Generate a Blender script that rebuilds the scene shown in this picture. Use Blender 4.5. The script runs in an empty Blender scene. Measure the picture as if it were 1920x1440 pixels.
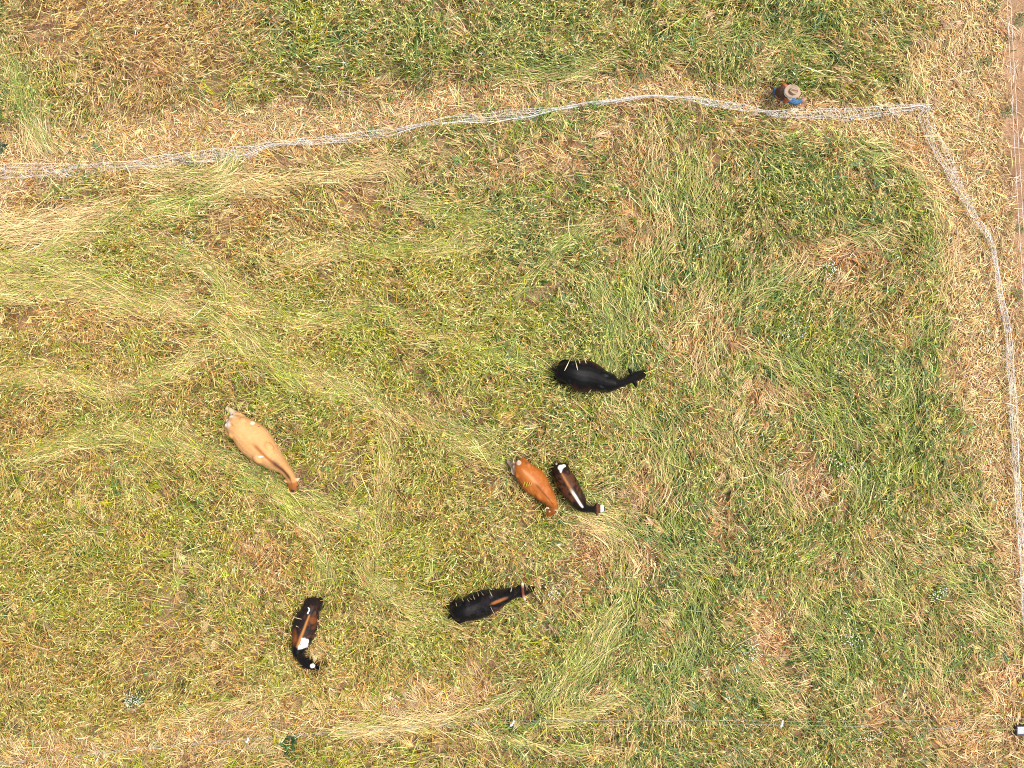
import bpy, bmesh, math, random
import numpy as np
from mathutils import Vector, Matrix
R = math.radians
random.seed(7)
rng = np.random.default_rng(11)
sc = bpy.context.scene
COL = sc.collection

# ------------------------------------------------------------------ camera, light
CAM_H = 32.0          # drone height above the field (m)
FPX = 2150.0          # focal length in photo pixels (1920 wide)
cam = bpy.data.cameras.new("camera")
cam.sensor_fit = 'HORIZONTAL'; cam.sensor_width = 36.0
cam.lens = 36.0 * FPX / 1920.0
cam.clip_start = 0.1; cam.clip_end = 2000
camo = bpy.data.objects.new("camera", cam); COL.objects.link(camo)
camo.location = (0, 0, CAM_H); camo.rotation_euler = (0, 0, 0)
sc.camera = camo

SUN_EL, SUN_AZ = 68.0, 15.0      # azimuth measured in the xy plane from +x, light comes from there
w = bpy.data.worlds.new("World"); sc.world = w; w.use_nodes = True
nt = w.node_tree; nt.nodes.clear()
sky = nt.nodes.new('ShaderNodeTexSky'); sky.sky_type = 'NISHITA'; sky.sun_disc = False
sky.sun_elevation = R(SUN_EL); sky.sun_rotation = R(90 - SUN_AZ)
sky.air_density = 1.0; sky.dust_density = 6.0; sky.ozone_density = 0.6
hs = nt.nodes.new('ShaderNodeHueSaturation'); hs.inputs['Saturation'].default_value = 0.25
bg = nt.nodes.new('ShaderNodeBackground'); bg.inputs['Strength'].default_value = 0.125
wo = nt.nodes.new('ShaderNodeOutputWorld')
nt.links.new(sky.outputs[0], hs.inputs['Color']); nt.links.new(hs.outputs[0], bg.inputs[0]); nt.links.new(bg.outputs[0], wo.inputs[0])
sun = bpy.data.lights.new("sun", 'SUN'); sun.energy = 2.3; sun.angle = R(22); sun.color = (1.0, 0.95, 0.86)
suno = bpy.data.objects.new("sun", sun); COL.objects.link(suno)
d = Vector((math.cos(R(SUN_EL))*math.cos(R(SUN_AZ)), math.cos(R(SUN_EL))*math.sin(R(SUN_AZ)), math.sin(R(SUN_EL))))
suno.rotation_euler = d.to_track_quat('Z', 'Y').to_euler(); suno.location = d*60
sc.view_settings.view_transform = 'Standard'; sc.view_settings.look = 'None'
sc.view_settings.gamma = 1.0; sc.view_settings.exposure = 0.50
sc.cycles.use_denoising = False; sc.cycles.filter_width = 1.0; sc.cycles.max_bounces = 6; sc.cycles.diffuse_bounces = 3; sc.cycles.transmission_bounces = 3

# ------------------------------------------------------------------ helpers
def W(px, py, z=0.0):
    k = (CAM_H - z) / FPX
    return Vector(((px - 960) * k, (720 - py) * k, z))
M_PX = CAM_H / FPX

def tag(o, label=None, cat=None, group=None, kind=None):
    if label: o["label"] = label
    if cat: o["category"] = cat
    if group: o["group"] = group
    if kind: o["kind"] = kind
    return o

def empty(name, loc=(0, 0, 0)):
    o = bpy.data.objects.new(name, None); COL.objects.link(o); o.location = loc
    o.empty_display_size = 0.2
    return o

def link_mesh(name, me, mat=None, parent=None, smooth=True):
    o = bpy.data.objects.new(name, me); COL.objects.link(o)
    if mat: me.materials.clear(); me.materials.append(mat)
    if smooth: me.polygons.foreach_set('use_smooth', [True]*len(me.polygons))
    if parent:
        o.parent = parent
        o.matrix_parent_inverse = Matrix.Translation(-parent.location)
    return o

def nodes(m):
    m.use_nodes = True
    n = m.node_tree.nodes; l = m.node_tree.links
    return n, l, n['Principled BSDF']

def mat_plain(name, col, rough=0.7, var=0.25, scale=30, bump=0.0, spec=0.3, metal=0.0):
    m = bpy.data.materials.new(name); n, l, b = nodes(m)
    tc = n.new('ShaderNodeTexCoord'); nz = n.new('ShaderNodeTexNoise')
    nz.inputs['Scale'].default_value = scale; nz.inputs['Detail'].default_value = 4
    l.new(tc.outputs['Object'], nz.inputs['Vector'])
    rp = n.new('ShaderNodeValToRGB')
    a = [max(0, c*(1-var)) for c in col]; c2 = [min(1, c*(1+var)) for c in col]
    rp.color_ramp.elements[0].position = .3; rp.color_ramp.elements[1].position = .7
    rp.color_ramp.elements[0].color = (*a, 1); rp.color_ramp.elements[1].color = (*c2, 1)
    l.new(nz.outputs[0], rp.inputs[0]); l.new(rp.outputs[0], b.inputs['Base Color'])
    b.inputs['Roughness'].default_value = rough; b.inputs['Specular IOR Level'].default_value = spec
    b.inputs['Metallic'].default_value = metal
    if bump:
        bp = n.new('ShaderNodeBump'); bp.inputs['Strength'].default_value = bump; bp.inputs['Distance'].default_value = 0.02
        l.new(nz.outputs[0], bp.inputs['Height']); l.new(bp.outputs[0], b.inputs['Normal'])
    return m

def mat_vcol_plant(name, transl=0.3):
    m = bpy.data.materials.new(name); m.use_nodes = True
    n = m.node_tree.nodes; l = m.node_tree.links; n.clear()
    at = n.new('ShaderNodeAttribute'); at.attribute_name = 'Col'
    df = n.new('ShaderNodeBsdfPrincipled'); df.inputs['Roughness'].default_value = 0.6
    df.inputs['Specular IOR Level'].default_value = 0.08
    tr = n.new('ShaderNodeBsdfTranslucent'); mx = n.new('ShaderNodeMixShader'); mx.inputs[0].default_value = transl
    out = n.new('ShaderNodeOutputMaterial')
    l.new(at.outputs['Color'], df.inputs['Base Color']); l.new(at.outputs['Color'], tr.inputs['Color'])
    l.new(df.outputs[0], mx.inputs[1]); l.new(tr.outputs[0], mx.inputs[2]); l.new(mx.outputs[0], out.inputs[0])
    return m

def mat_coat(name, rough=0.5, spec=0.13):
    m = bpy.data.materials.new(name); n, l, b = nodes(m)
    at = n.new('ShaderNodeAttribute'); at.attribute_name = 'Col'
    tc = n.new('ShaderNodeTexCoord'); nz = n.new('ShaderNodeTexNoise')
    nz.inputs['Scale'].default_value = 14; nz.inputs['Detail'].default_value = 6
    l.new(tc.outputs['Object'], nz.inputs['Vector'])
    mp = n.new('ShaderNodeMapRange'); mp.inputs['To Min'].default_value = 0.82; mp.inputs['To Max'].default_value = 1.18
    l.new(nz.outputs[0], mp.inputs[0])
    mx = n.new('ShaderNodeVectorMath'); mx.operation = 'MULTIPLY'
    l.new(at.outputs['Color'], mx.inputs[0]); l.new(mp.outputs[0], mx.inputs[1])
    l.new(mx.outputs[0], b.inputs['Base Color'])
    b.inputs['Roughness'].default_value = rough; b.inputs['Specular IOR Level'].default_value = spec
    bp = n.new('ShaderNodeBump'); bp.inputs['Strength'].default_value = 0.12; b.inputs['Sheen Weight'].default_value = .02; b.inputs['Sheen Roughness'].default_value = .5; bp.inputs['Distance'].default_value = 0.02
    l.new(nz.outputs[0], bp.inputs['Height']); l.new(bp.outputs[0], b.inputs['Normal'])
    return m

# ------------------------------------------------------------------ maps of the field (metres, world xy)
GX0, GX1, GY0, GY1, GS = -17.0, 17.0, -13.0, 13.0, 0.08
NX = int((GX1-GX0)/GS)+1; NY = int((GY1-GY0)/GS)+1
gx, gy = np.meshgrid(GX0+np.arange(NX)*GS, GY0+np.arange(NY)*GS)      # [iy, ix]
gpx = 960 + gx/M_PX; gpy = 720 - gy/M_PX                                # the same in photo-sized units

def vnoise(x, y, s, seed):
    """smooth value noise, cell size s metres"""
    r = np.random.default_rng(seed); n = 256
    t = r.random((n, n))
    u = x/s + 1000; v = y/s + 1000
    iu = np.floor(u).astype(int); iv = np.floor(v).astype(int)
    fu = u-iu; fv = v-iv
    fu = fu*fu*(3-2*fu); fv = fv*fv*(3-2*fv)
    a = t[iv % n, iu % n]; b = t[iv % n, (iu+1) % n]; c = t[(iv+1) % n, iu % n]; e = t[(iv+1) % n, (iu+1) % n]
    return (a*(1-fu)+b*fu)*(1-fv) + (c*(1-fu)+e*fu)*fv
def fbm(x, y, s, seed, o=4):
    v = 0; a = 0.5; t = 0
    for i in range(o):
        v = v + a*vnoise(x, y, s/2**i, seed+i*13); t += a; a *= 0.6
    return v/t
def sstep(a, b, x):
    t = np.clip((x-a)/(b-a), 0, 1); return t*t*(3-2*t)

def coarse(rows):
    """13 x 17 control values every 120 photo units, smoothly resampled onto the map grid (with a wobble)"""
    A = np.array(rows, float)
    wx = gpx + 60*(fbm(gx, gy, 1.3, 5)-.5)*2; wy = gpy + 60*(fbm(gx, gy, 1.3, 77)-.5)*2
    u = np.clip(wx/120, 0, 15.999); v = np.clip(wy/120, 0, 11.999)
    iu = u.astype(int); iv = v.astype(int); fu = u-iu; fv = v-iv
    fu = fu*fu*(3-2*fu); fv = fv*fv*(3-2*fv)
    return (A[iv, iu]*(1-fu)+A[iv, iu+1]*fu)*(1-fv) + (A[iv+1, iu]*(1-fu)+A[iv+1, iu+1]*fu)*fv

G = coarse([
 [3,3,2,2,4,6,6,6,6,5,5,6,6,5,4,2,1],
 [3,3,2,2,4,6,6,7,7,6,5,6,6,6,4,1,1],
 [4,4,2,2,2,2,4,4,3,4,3,3,4,4,3,2,1],
 [2,3,4,4,2,3,4,6,6,5,5,6,7,7,5,2,1],
 [3,3,4,4,4,4,5,5,6,6,6,6,6,5,5,2,1],
 [3,3,4,4,5,5,6,6,6,7,6,5,6,6,5,3,1],
 [4,4,4,4,5,5,5,5,6,7,6,5,6,6,6,3,1],
 [4,4,5,4,5,5,5,5,5,6,6,5,5,6,6,4,2],
 [5,5,5,5,4,5,5,5,4,5,6,6,5,6,5,4,3],
 [5,5,5,5,4,5,5,5,5,5,7,6,6,6,5,5,4],
 [4,4,4,4,4,5,5,5,5,6,7,5,5,6,5,5,4],
 [4,4,4,3,3,4,4,4,4,5,6,5,6,5,4,4,3],
 [3,4,4,4,4,5,4,4,4,5,5,5,6,6,5,4,3]])/9.0 + np.where(gpx > 1000, .0, -.03)
H = coarse([
 [5,6,6,6,6,6,6,6,6,5,5,4,5,5,3,1,0],
 [6,6,6,6,6,6,6,6,6,5,4,4,5,5,3,1,0],
 [4,4,2,1,1,1,2,2,1,1,1,2,2,3,2,1,0],
 [2,3,4,4,4,4,3,4,4,3,3,3,4,4,3,1,0],
 [4,4,5,5,5,5,5,5,5,4,3,3,3,3,3,1,0],
 [5,5,5,5,5,5,6,6,5,4,3,3,3,3,3,1,0],
 [5,5,5,5,6,6,6,6,6,4,3,3,3,3,3,2,0],
 [5,6,6,6,6,6,6,6,6,5,3,3,3,3,3,2,1],
 [6,6,6,6,6,6,6,6,5,4,3,3,3,3,3,2,1],
 [6,6,6,6,6,6,6,6,6,4,3,3,3,3,3,2,1],
 [6,6,6,6,6,6,6,6,5,4,3,3,3,3,3,2,1],
 [5,5,5,4,3,3,3,2,3,3,3,3,3,3,2,2,1],
 [2,2,2,2,2,2,2,2,2,3,3,3,3,3,2,2,1]])*0.115

def seg_dist(pts, X, Y):
    """distance to a polyline, with its tangent angle at the nearest point"""
    best = np.full(X.shape, 1e9); ang = np.zeros(X.shape)
    P = [(p[0], p[1]) for p in pts]
    for (x0, y0), (x1, y1) in zip(P, P[1:]):
        dx, dy = x1-x0, y1-y0; L2 = dx*dx+dy*dy
        t = np.clip(((X-x0)*dx+(Y-y0)*dy)/L2, 0, 1)
        dd = np.hypot(X-x0-t*dx, Y-y0-t*dy)
        m = dd < best
        best = np.where(m, dd, best); ang = np.where(m, math.atan2(-dy, dx), ang)
    return best, ang

# stalks laid flat by the herd: polyline, half width, extra green
TRAILS = [
 ([(-60,548),(0,545),(120,538),(250,556),(400,590),(470,640),(560,700),(680,745),(800,790),(900,832),(960,868)],22,.05),
 ([(-40,700),(130,712),(240,735),(330,692),(400,650)],15,0),
 ([(-30,498),(80,490),(200,520),(330,560)],17,.1),
 ([(100,470),(230,410),(330,385),(400,375),(430,320)],18,.3),
 ([(-40,445),(60,430),(130,420),(220,400)],25,-.2),
 ([(240,430),(330,470),(400,500),(460,560)],12,.1),
 ([(440,560),(560,600),(700,582),(860,640),(960,668),(1040,692)],16,.0),
 ([(560,490),(640,465),(760,465),(900,452)],17,.12),
 ([(300,335),(480,350),(600,335),(740,312)],16,-.2),
 ([(740,310),(755,370),(820,400),(920,410)],12,.1),
 ([(70,860),(160,815),(260,808),(340,832),(430,862),(520,910),(590,980),(614,1050),(606,1120)],18,.1),
 ([(725,770),(735,850),(722,930),(705,1020),(690,1080)],15,-.15),
 ([(600,930),(640,960),(700,1000)],10,0),
 ([(690,1085),(760,1120),(850,1160)],18,.05),
 ([(690,1150),(760,1172),(840,1170)],12,-.1),
 ([(1100,960),(1160,985),(1190,1040),(1180,1130),(1110,1220),(1050,1290)],28,-.05),
 ([(1130,960),(1220,1010),(1300,1050)],20,.1),
 ([(1230,250),(1220,340),(1250,420),(1200,520),(1190,620)],34,.05),
 ([(1290,300),(1335,420),(1330,520),(1280,600)],32,.05),
 ([(1500,500),(1400,560),(1340,620),(1310,700)],30,-.05),
 ([(1620,270),(1700,310),(1750,380),(1765,470),(1760,560),(1700,640)],20,.05),
 ([(1520,490),(1600,450),(1690,450)],22,-.15),
 ([(1400,640),(1480,690),(1570,740)],24,.05),
 ([(1450,740),(1560,790),(1640,830)],22,.0),
 ([(1560,800),(1580,860),(1600,930)],26,.0),
 ([(1700,690),(1690,800),(1680,900)],26,.05),
 ([(1350,830),(1420,880),(1500,960)],28,-.05),
 ([(1500,1100),(1560,1200),(1600,1300)],30,.0),
 ([(1640,1050),(1680,1150),(1760,1280)],30,.0),
 ([(1300,1100),(1290,1200),(1250,1300)],30,.15),
 ([(1700,1000),(1790,1080),(1880,1180)],26,-.05),
 ([(1400,1260),(1500,1330)],24,.05),
 ([(1770,930),(1850,1000)],20,.05),
 ([(1270,95),(1400,60),(1530,90)],22,.05),
 ([(1430,140),(1480,90),(1510,50)],18,.0),
 ([(1630,40),(1700,100),(1720,170)],22,-.1),
 ([(950,140),(1060,142),(1160,112)],16,-.15),
 ([(20,110),(55,190),(75,260)],24,.1),
 ([(640,1365),(860,1340),(960,1300)],8,.05),
 ([(280,1355),(460,1305),(640,1255)],7,-.05),
 ([(900,1370),(1040,1400),(1180,1395)],8,.1),
 ([(1050,1345),(1200,1290),(1290,1300)],16,.0),
 ([(1260,850),(1240,950),(1290,1040)],24,.1),
 ([(1150,760),(1220,800),(1260,860)],22,.1),
 ([(960,560),(1040,470),(1120,420)],9,.0),
 ([(1120,540),(1160,610),(1150,680)],22,.1),
]
tx = np.zeros(gx.shape); ty = np.zeros(gx.shape); tw = np.zeros(gx.shape); tg = np.zeros(gx.shape)
wob = 14*(fbm(gx, gy, 0.9, 301)-.5)*2
for pts, wd, dg in TRAILS:
    dd, an = seg_dist(pts, gpx, gpy)
    k = np.exp(-((dd+wob)/(wd*1.02))**2)
    tx += k*np.cos(an); ty += k*np.sin(an); tw = np.maximum(tw, k); tg += k*dg
bgang = (fbm(gx, gy, 2.6, 400, 3)-.5)*2*2.6 + np.where(gpx > 1150, -1.25, -0.4)
bgk = np.where(gpx > 1150, 0.22, 0.10)
tx += bgk*np.cos(bgang); ty += bgk*np.sin(bgang)
FLOW = np.arctan2(ty, tx)
TRAIL = np.clip(tw, 0, 1)*(.50+.60*sstep(.32, .58, fbm(gx, gy, .7, 811, 4)))

# bare-ish pale litter
P = np.zeros(gx.shape)
def band(pts, amt):
    global P
    for (a, b) in zip(pts, pts[1:]):
        dd, _ = seg_dist([a, b], gpx, gpy)
        L = math.hypot(b[0]-a[0], b[1]-a[1])
        t = np.clip(((gpx-a[0])*(b[0]-a[0])+(gpy-a[1])*(b[1]-a[1]))/L**2, 0, 1)
        wd = a[2]*(1-t)+b[2]*t
        P = np.maximum(P, amt*sstep(1.5, 0.6, (dd+2.2*wob)/(wd*1.12)))
band([(-150,315,52),(0,300,50),(200,275,48),(420,252,46),(640,232,42),(760,205,32),(900,178,28),(1100,162,28),(1300,165,32),(1450,200,30),(1600,225,34),(1720,230,40)], 1.0)
band([(1840,-120,70),(1835,60,72),(1815,180,80),(1800,300,75),(1830,400,70),(1850,520,66),(1868,650,60),(1880,800,50),(1900,950,40),(1930,1100,34)], 1.0)
band([(-60,1430,40),(120,1415,40),(260,1395,36),(480,1362,38),(660,1335,40),(850,1300,36),(960,1330,26)], 0.75)
band([(-40,420,34),(80,440,28),(170,400,20)], 0.9)
band([(1790,1330,30),(1840,1400,34),(1870,1330,30),(1890,1240,26)], 0.6)
P = np.clip(P, 0, 1)
# orange-brown dead patches
O = np.zeros(gx.shape)
for (x, y, a, b, k) in [(1205,920,22,34,.9),(1345,610,55,28,.7),(1580,480,60,26,.9),(1525,905,34,44,1),(1435,1175,28,55,1),(1800,1385,26,30,1),
        (1280,640,34,40,.6),(1200,300,40,30,.6),(1180,430,28,34,.6),(1100,1040,26,48,.7),(1215,1060,24,34,.7),(1350,990,20,24,.8),(1690,300,26,20,.5),
        (1610,330,34,24,.5),(1500,1290,22,30,.6),(1640,1320,22,26,.8),(940,330,50,22,.7),(1060,310,30,22,.6),(840,160,40,16,.7),(1390,640,40,26,.6),(1420,740,24,30,.7),
        (1350,960,22,30,.6),(700,170,50,18,.6),(870,20,30,16,.6),(610,1010,20,16,.5),(475,1030,40,30,.6),(1710,1150,24,24,.5),(1880,1290,26,40,.7),(1240,1180,20,24,.5),(1560,1050,22,20,.5)]:
    q = ((gpx-x+wob*1.5)/(a*1.3))**2 + ((gpy-y+wob*1.3)/(b*1.25))**2
    O = np.maximum(O, min(1, 1.25*k)*np.exp(-q*.8))
def patches(lst):
    M = np.zeros(gx.shape)
    for (x, y, a, b, k) in lst:
        q = ((gpx-x+wob*2.0)/a)**2 + ((gpy-y+wob*1.6)/b)**2
        M = np.maximum(M, .85*k*np.exp(-q))
    return M*(.15+1.5*fbm(gx, gy, .55, 707, 4))
# dark, tall and cool green clumps
DG = patches([(620,70,170,90,.8),(760,150,90,50,.7),(1010,90,170,80,1),(960,30,120,50,.6),(1240,40,90,60,.5),(1500,55,120,60,.6),(1560,110,150,60,.8),(1400,130,80,50,.5),(1290,60,50,70,.5),(1650,140,60,50,.5),
    (1540,345,150,70,1),(1450,380,70,60,.8),(1650,390,90,70,.9),(1745,470,36,90,.9),(1000,370,120,50,.8),(900,300,100,40,.6),(820,270,60,30,.6),(1370,440,80,110,.7),(1000,480,60,60,.8),(1180,560,80,70,.6),(1480,580,70,40,.7),(1290,500,70,60,.6),
    (1100,640,60,70,.7),(1740,760,60,70,.7),(1650,830,130,80,.8),(1560,790,80,50,.6),(1480,700,70,40,.6),(1300,860,70,60,.6),(1260,1000,90,50,1),(1190,930,40,40,.5),(1330,1150,60,60,.6),(1390,1000,90,50,.6),(1560,960,80,50,.6),(1540,1320,120,50,.8),(1600,1200,110,50,.5),
    (440,850,90,40,.5),(640,900,50,40,.4),(420,980,80,60,.5),(40,180,50,80,.7),(30,100,30,60,.5),(260,470,60,40,.3),(1080,1240,60,60,.6),(1000,1330,60,40,.5),(1230,1100,70,60,.5),(1700,1290,80,50,.5),(1150,300,60,40,.5),(620,560,60,40,.5),(860,800,60,30,.4),(1180,690,50,60,.5)])
# bright yellow-green weeds
YG = patches([(880,650,110,70,.8),(800,500,110,50,.7),(700,480,80,40,.7),(620,640,90,60,.5),(520,680,70,40,.6),(300,950,160,60,.6),(100,940,110,60,.6),(560,960,60,60,.8),(620,1060,36,90,.9),(160,1110,120,60,.7),(380,1080,110,70,.6),(900,560,80,50,.6),(640,760,80,60,.5),
    (760,980,100,60,.6),(800,1050,110,50,.6),(880,1000,80,60,.5),(1000,1180,80,50,.5),(800,1210,100,50,.5),(420,590,50,30,.9),(330,300,80,40,.3),(560,580,60,30,.6),(260,800,120,30,.5),(430,1330,120,40,.3),(1500,640,90,50,.4),(1450,1100,100,60,.4),(1300,330,60,60,.3),(1700,250,30,50,.6),(1810,250,36,60,.7),(730,1300,60,40,.5),(970,1320,40,40,.7),(150,200,90,60,.4),(440,180,90,50,.4),(120,1270,90,60,.5),(540,1250,80,50,.4)])
# rusty brown gaps
BR = patches([(110,600,130,60,.8),(330,230,90,40,.4),(330,120,200,70,.7),(140,70,120,60,.5),(250,350,80,40,.4),(500,370,110,60,.8),(650,390,100,50,.9),(700,330,60,40,.6),(940,320,60,30,.6),(700,1020,60,60,.5),(650,1240,150,50,.6),(330,1190,140,60,.8),(230,1250,120,50,.7),(90,1200,110,60,.5),
    (870,960,90,60,.6),(950,1010,60,50,.5),(120,990,90,40,.5),(60,830,80,50,.5),(320,640,90,50,.6),(470,1030,90,40,.6),(1000,800,80,40,.4),(720,870,50,60,.4),(560,300,60,30,.4),(880,1240,70,40,.4),(330,1330,100,30,.4),(480,60,60,50,.4)])
SOIL = sstep(-34, 20, gpx + 1.2*wob - np.interp(gpy, [-200, 0, 150, 300, 420, 600, 900, 1500], [1866, 1872, 1878, 1890, 1899, 1912, 1940, 1985]))
H = (H+.14*DG-.10*BR*(H > .3))*(.65+.7*fbm(gx, gy, 1.2, 333, 4))*(1-0.8*TRAIL)*(1-0.85*P)*(1-.5*O)
G = np.clip(G + tg*0.8 + .55*DG + .45*YG - .22*BR - .42*P - .6*O + 1.25*(fbm(gx, gy, 0.9, 900, 5)-.5), 0, 1)
WARM = np.clip(sstep(1250, 700, gpx+1.5*wob)*sstep(330, 520, gpy) + .25*sstep(420, 200, gpx) + .7*(fbm(gx, gy, 1.1, 950, 3)-.5), 0, 1)      # yellower on the left, cooler right and top
HOLE = sstep(.37, .47, .75*fbm(gx, gy, .34, 1201, 2)+.25*fbm(gx, gy, 1.6, 1301, 2)+.12*TRAIL+.2*sstep(.22, .08, H)+.06*(gx > 2.8)-.025*sstep(3, 1.5, gx))
CLUMP = fbm(gx, gy, 0.45, 61, 3)
SHADEN = fbm(gx, gy, 0.9, 88, 3)

def samp(M, x, y):
    ix = np.clip(((x-GX0)/GS+.5).astype(int), 0, NX-1); iy = np.clip(((y-GY0)/GS+.5).astype(int), 0, NY-1)
    return M[iy, ix]

# ------------------------------------------------------------------ footprints of the animals and the person (filled below, used to hold the crop clear)
FOOT = []   # (x, y, r, ztop)

# ------------------------------------------------------------------ ground
def make_ground():
    bm = bmesh.new()
    xs = np.concatenate([[-500, -200, -80, -40], np.arange(-20, 20.01, 0.5), [40, 80, 200, 500]])
    vs = {}
    for j, y in enumerate(xs):
        for i, x in enumerate(xs):
            z = 0.05*(float(fbm(np.array(x), np.array(y), 3.0, 3, 2))-.5) if abs(x) < 21 and abs(y) < 21 else 0
            vs[i, j] = bm.verts.new((x, y, z))
    n = len(xs)
    for j in range(n-1):
        for i in range(n-1):
            bm.faces.new((vs[i, j], vs[i+1, j], vs[i+1, j+1], vs[i, j+1]))
    me = bpy.data.meshes.new("ground"); bm.to_mesh(me); bm.free()
    m = bpy.data.materials.new("soil"); nn, l, b = nodes(m)
    tc = nn.new('ShaderNodeTexCoord')
    n1 = nn.new('ShaderNodeTexNoise'); n1.inputs['Scale'].default_value = 1.1; n1.inputs['Detail'].default_value = 8; n1.inputs['Roughness'].default_value = .65
    n2 = nn.new('ShaderNodeTexNoise'); n2.inputs['Scale'].default_value = 22; n2.inputs['Detail'].default_value = 6; n2.inputs['Roughness'].default_value = .7
    l.new(tc.outputs['Object'], n1.inputs['Vector']); l.new(tc.outputs['Object'], n2.inputs['Vector'])
    r1 = nn.new('ShaderNodeValToRGB'); e = r1.color_ramp.elements
    e[0].position = .32; e[0].color = (.25, .15, .09, 1); e[1].position = .68; e[1].color = (.46, .30, .19, 1)
    r2 = nn.new('ShaderNodeValToRGB'); e = r2.color_ramp.elements
    e[0].position = .3; e[0].color = (.55, .52, .5, 1); e[1].position = .72; e[1].color = (1.35, 1.3, 1.25, 1)
    l.new(n1.outputs[0], r1.inputs[0]); l.new(n2.outputs[0], r2.inputs[0])
    mx = nn.new('ShaderNodeMix'); mx.data_type = 'RGBA'; mx.blend_type = 'MULTIPLY'; mx.inputs[0].default_value = 1
    l.new(r1.outputs[0], mx.inputs[6]); l.new(r2.outputs[0], mx.inputs[7]); l.new(mx.outputs[2], b.inputs['Base Color'])
    b.inputs['Roughness'].default_value = .95; b.inputs['Specular IOR Level'].default_value = .1
    bp = nn.new('ShaderNodeBump'); bp.inputs['Strength'].default_value = .8; bp.inputs['Distance'].default_value = .04
    l.new(n2.outputs[0], bp.inputs['Height']); l.new(bp.outputs[0], b.inputs['Normal'])
    o = link_mesh("ground", me, m)
    tag(o, "brown bare soil of the field under the crop", "ground", kind="structure")
make_ground()

# ------------------------------------------------------------------ lofts
def loft(bm, rings, cap=True):
    vr = [[bm.verts.new(p) for p in r] for r in rings]
    n = len(rings[0])
    for a, b in zip(vr, vr[1:]):
        for i in range(n):
            bm.faces.new((a[i], a[(i+1) % n], b[(i+1) % n], b[i]))
    if cap:
        for r, rev in ((vr[0], True), (vr[-1], False)):
            c = Vector((0, 0, 0))
            for v in r: c += v.co
            cv = bm.verts.new(c/len(r))
            for i in range(n):
                a, b = r[i], r[(i+1) % n]
                bm.faces.new((b, a, cv) if rev else (a, b, cv))
    return vr

def tube(bm, pts, rad, n=8):
    pts = [Vector(p) for p in pts]; rings = []
    up0 = Vector((0, 0, 1))
    for i, p in enumerate(pts):
        t = (pts[min(i+1, len(pts)-1)] - pts[max(i-1, 0)]).normalized()
        s = t.cross(up0)
        if s.length < 1e-3: s = t.cross(Vector((1, 0, 0)))
        s.normalize(); u = s.cross(t)
        r = rad[i] if hasattr(rad, '__len__') else rad
        rings.append([p + s*(math.cos(a)*r) + u*(math.sin(a)*r) for a in [2*math.pi*k/n for k in range(n)]])
    loft(bm, rings)

def catmull(pts, m):
    P = np.array(pts, float); n = len(P); out = []
    for i in range(n-1):
        p0, p1, p2, p3 = P[max(i-1, 0)], P[i], P[i+1], P[min(i+2, n-1)]
        for k in range(m):
            t = k/m
            out.append(0.5*((2*p1)+(-p0+p2)*t+(2*p0-5*p1+4*p2-p3)*t*t+(-p0+3*p1-3*p2+p3)*t**3))
    out.append(P[-1]); return np.array(out)

def bm_obj(name, bm, mat, parent=None, smooth=True):
    me = bpy.data.meshes.new(name); bmesh.ops.recalc_face_normals(bm, faces=bm.faces); bm.to_mesh(me); bm.free()
    return link_mesh(name, me, mat, parent, smooth)

def eval_mesh(bm, mods):
    """run modifiers on a temporary object and hand back the plain mesh"""
    bmesh.ops.recalc_face_normals(bm, faces=bm.faces)
    me = bpy.data.meshes.new("tmp"); bm.to_mesh(me); bm.free()
    o = bpy.data.objects.new("tmp", me); COL.objects.link(o)
    for typ, kw in mods:
        md = o.modifiers.new(typ.lower(), typ)
        for k, v in kw.items(): setattr(md, k, v)
    dg = bpy.context.evaluated_depsgraph_get()
    out = bpy.data.meshes.new_from_object(o.evaluated_get(dg), depsgraph=dg)
    bpy.data.objects.remove(o); bpy.data.meshes.remove(me)
    return out

def set_cols(me, cols):
    a = me.color_attributes.new('Col', 'FLOAT_COLOR', 'POINT')
    c = np.ones((len(me.vertices), 4), np.float32); c[:, :3] = cols
    a.data.foreach_set('color', c.ravel())

# ------------------------------------------------------------------ cattle
U_ = [0, .06, .15, .3, .6, .85, 1.0, 1.3, 2.0, 2.5, 3.0]
ZT = [.98, 1.16, 1.26, 1.31, 1.27, 1.31, 1.32, 1.18, .90, .72, .46]
ZB = [.80, .66, .58, .52, .48, .50, .58, .72, .58, .45, .33]
COAT = mat_coat("cow_coat")
EYE = mat_plain("cow_eye", (.01, .008, .006), .1, .1, spec=.6)

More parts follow.
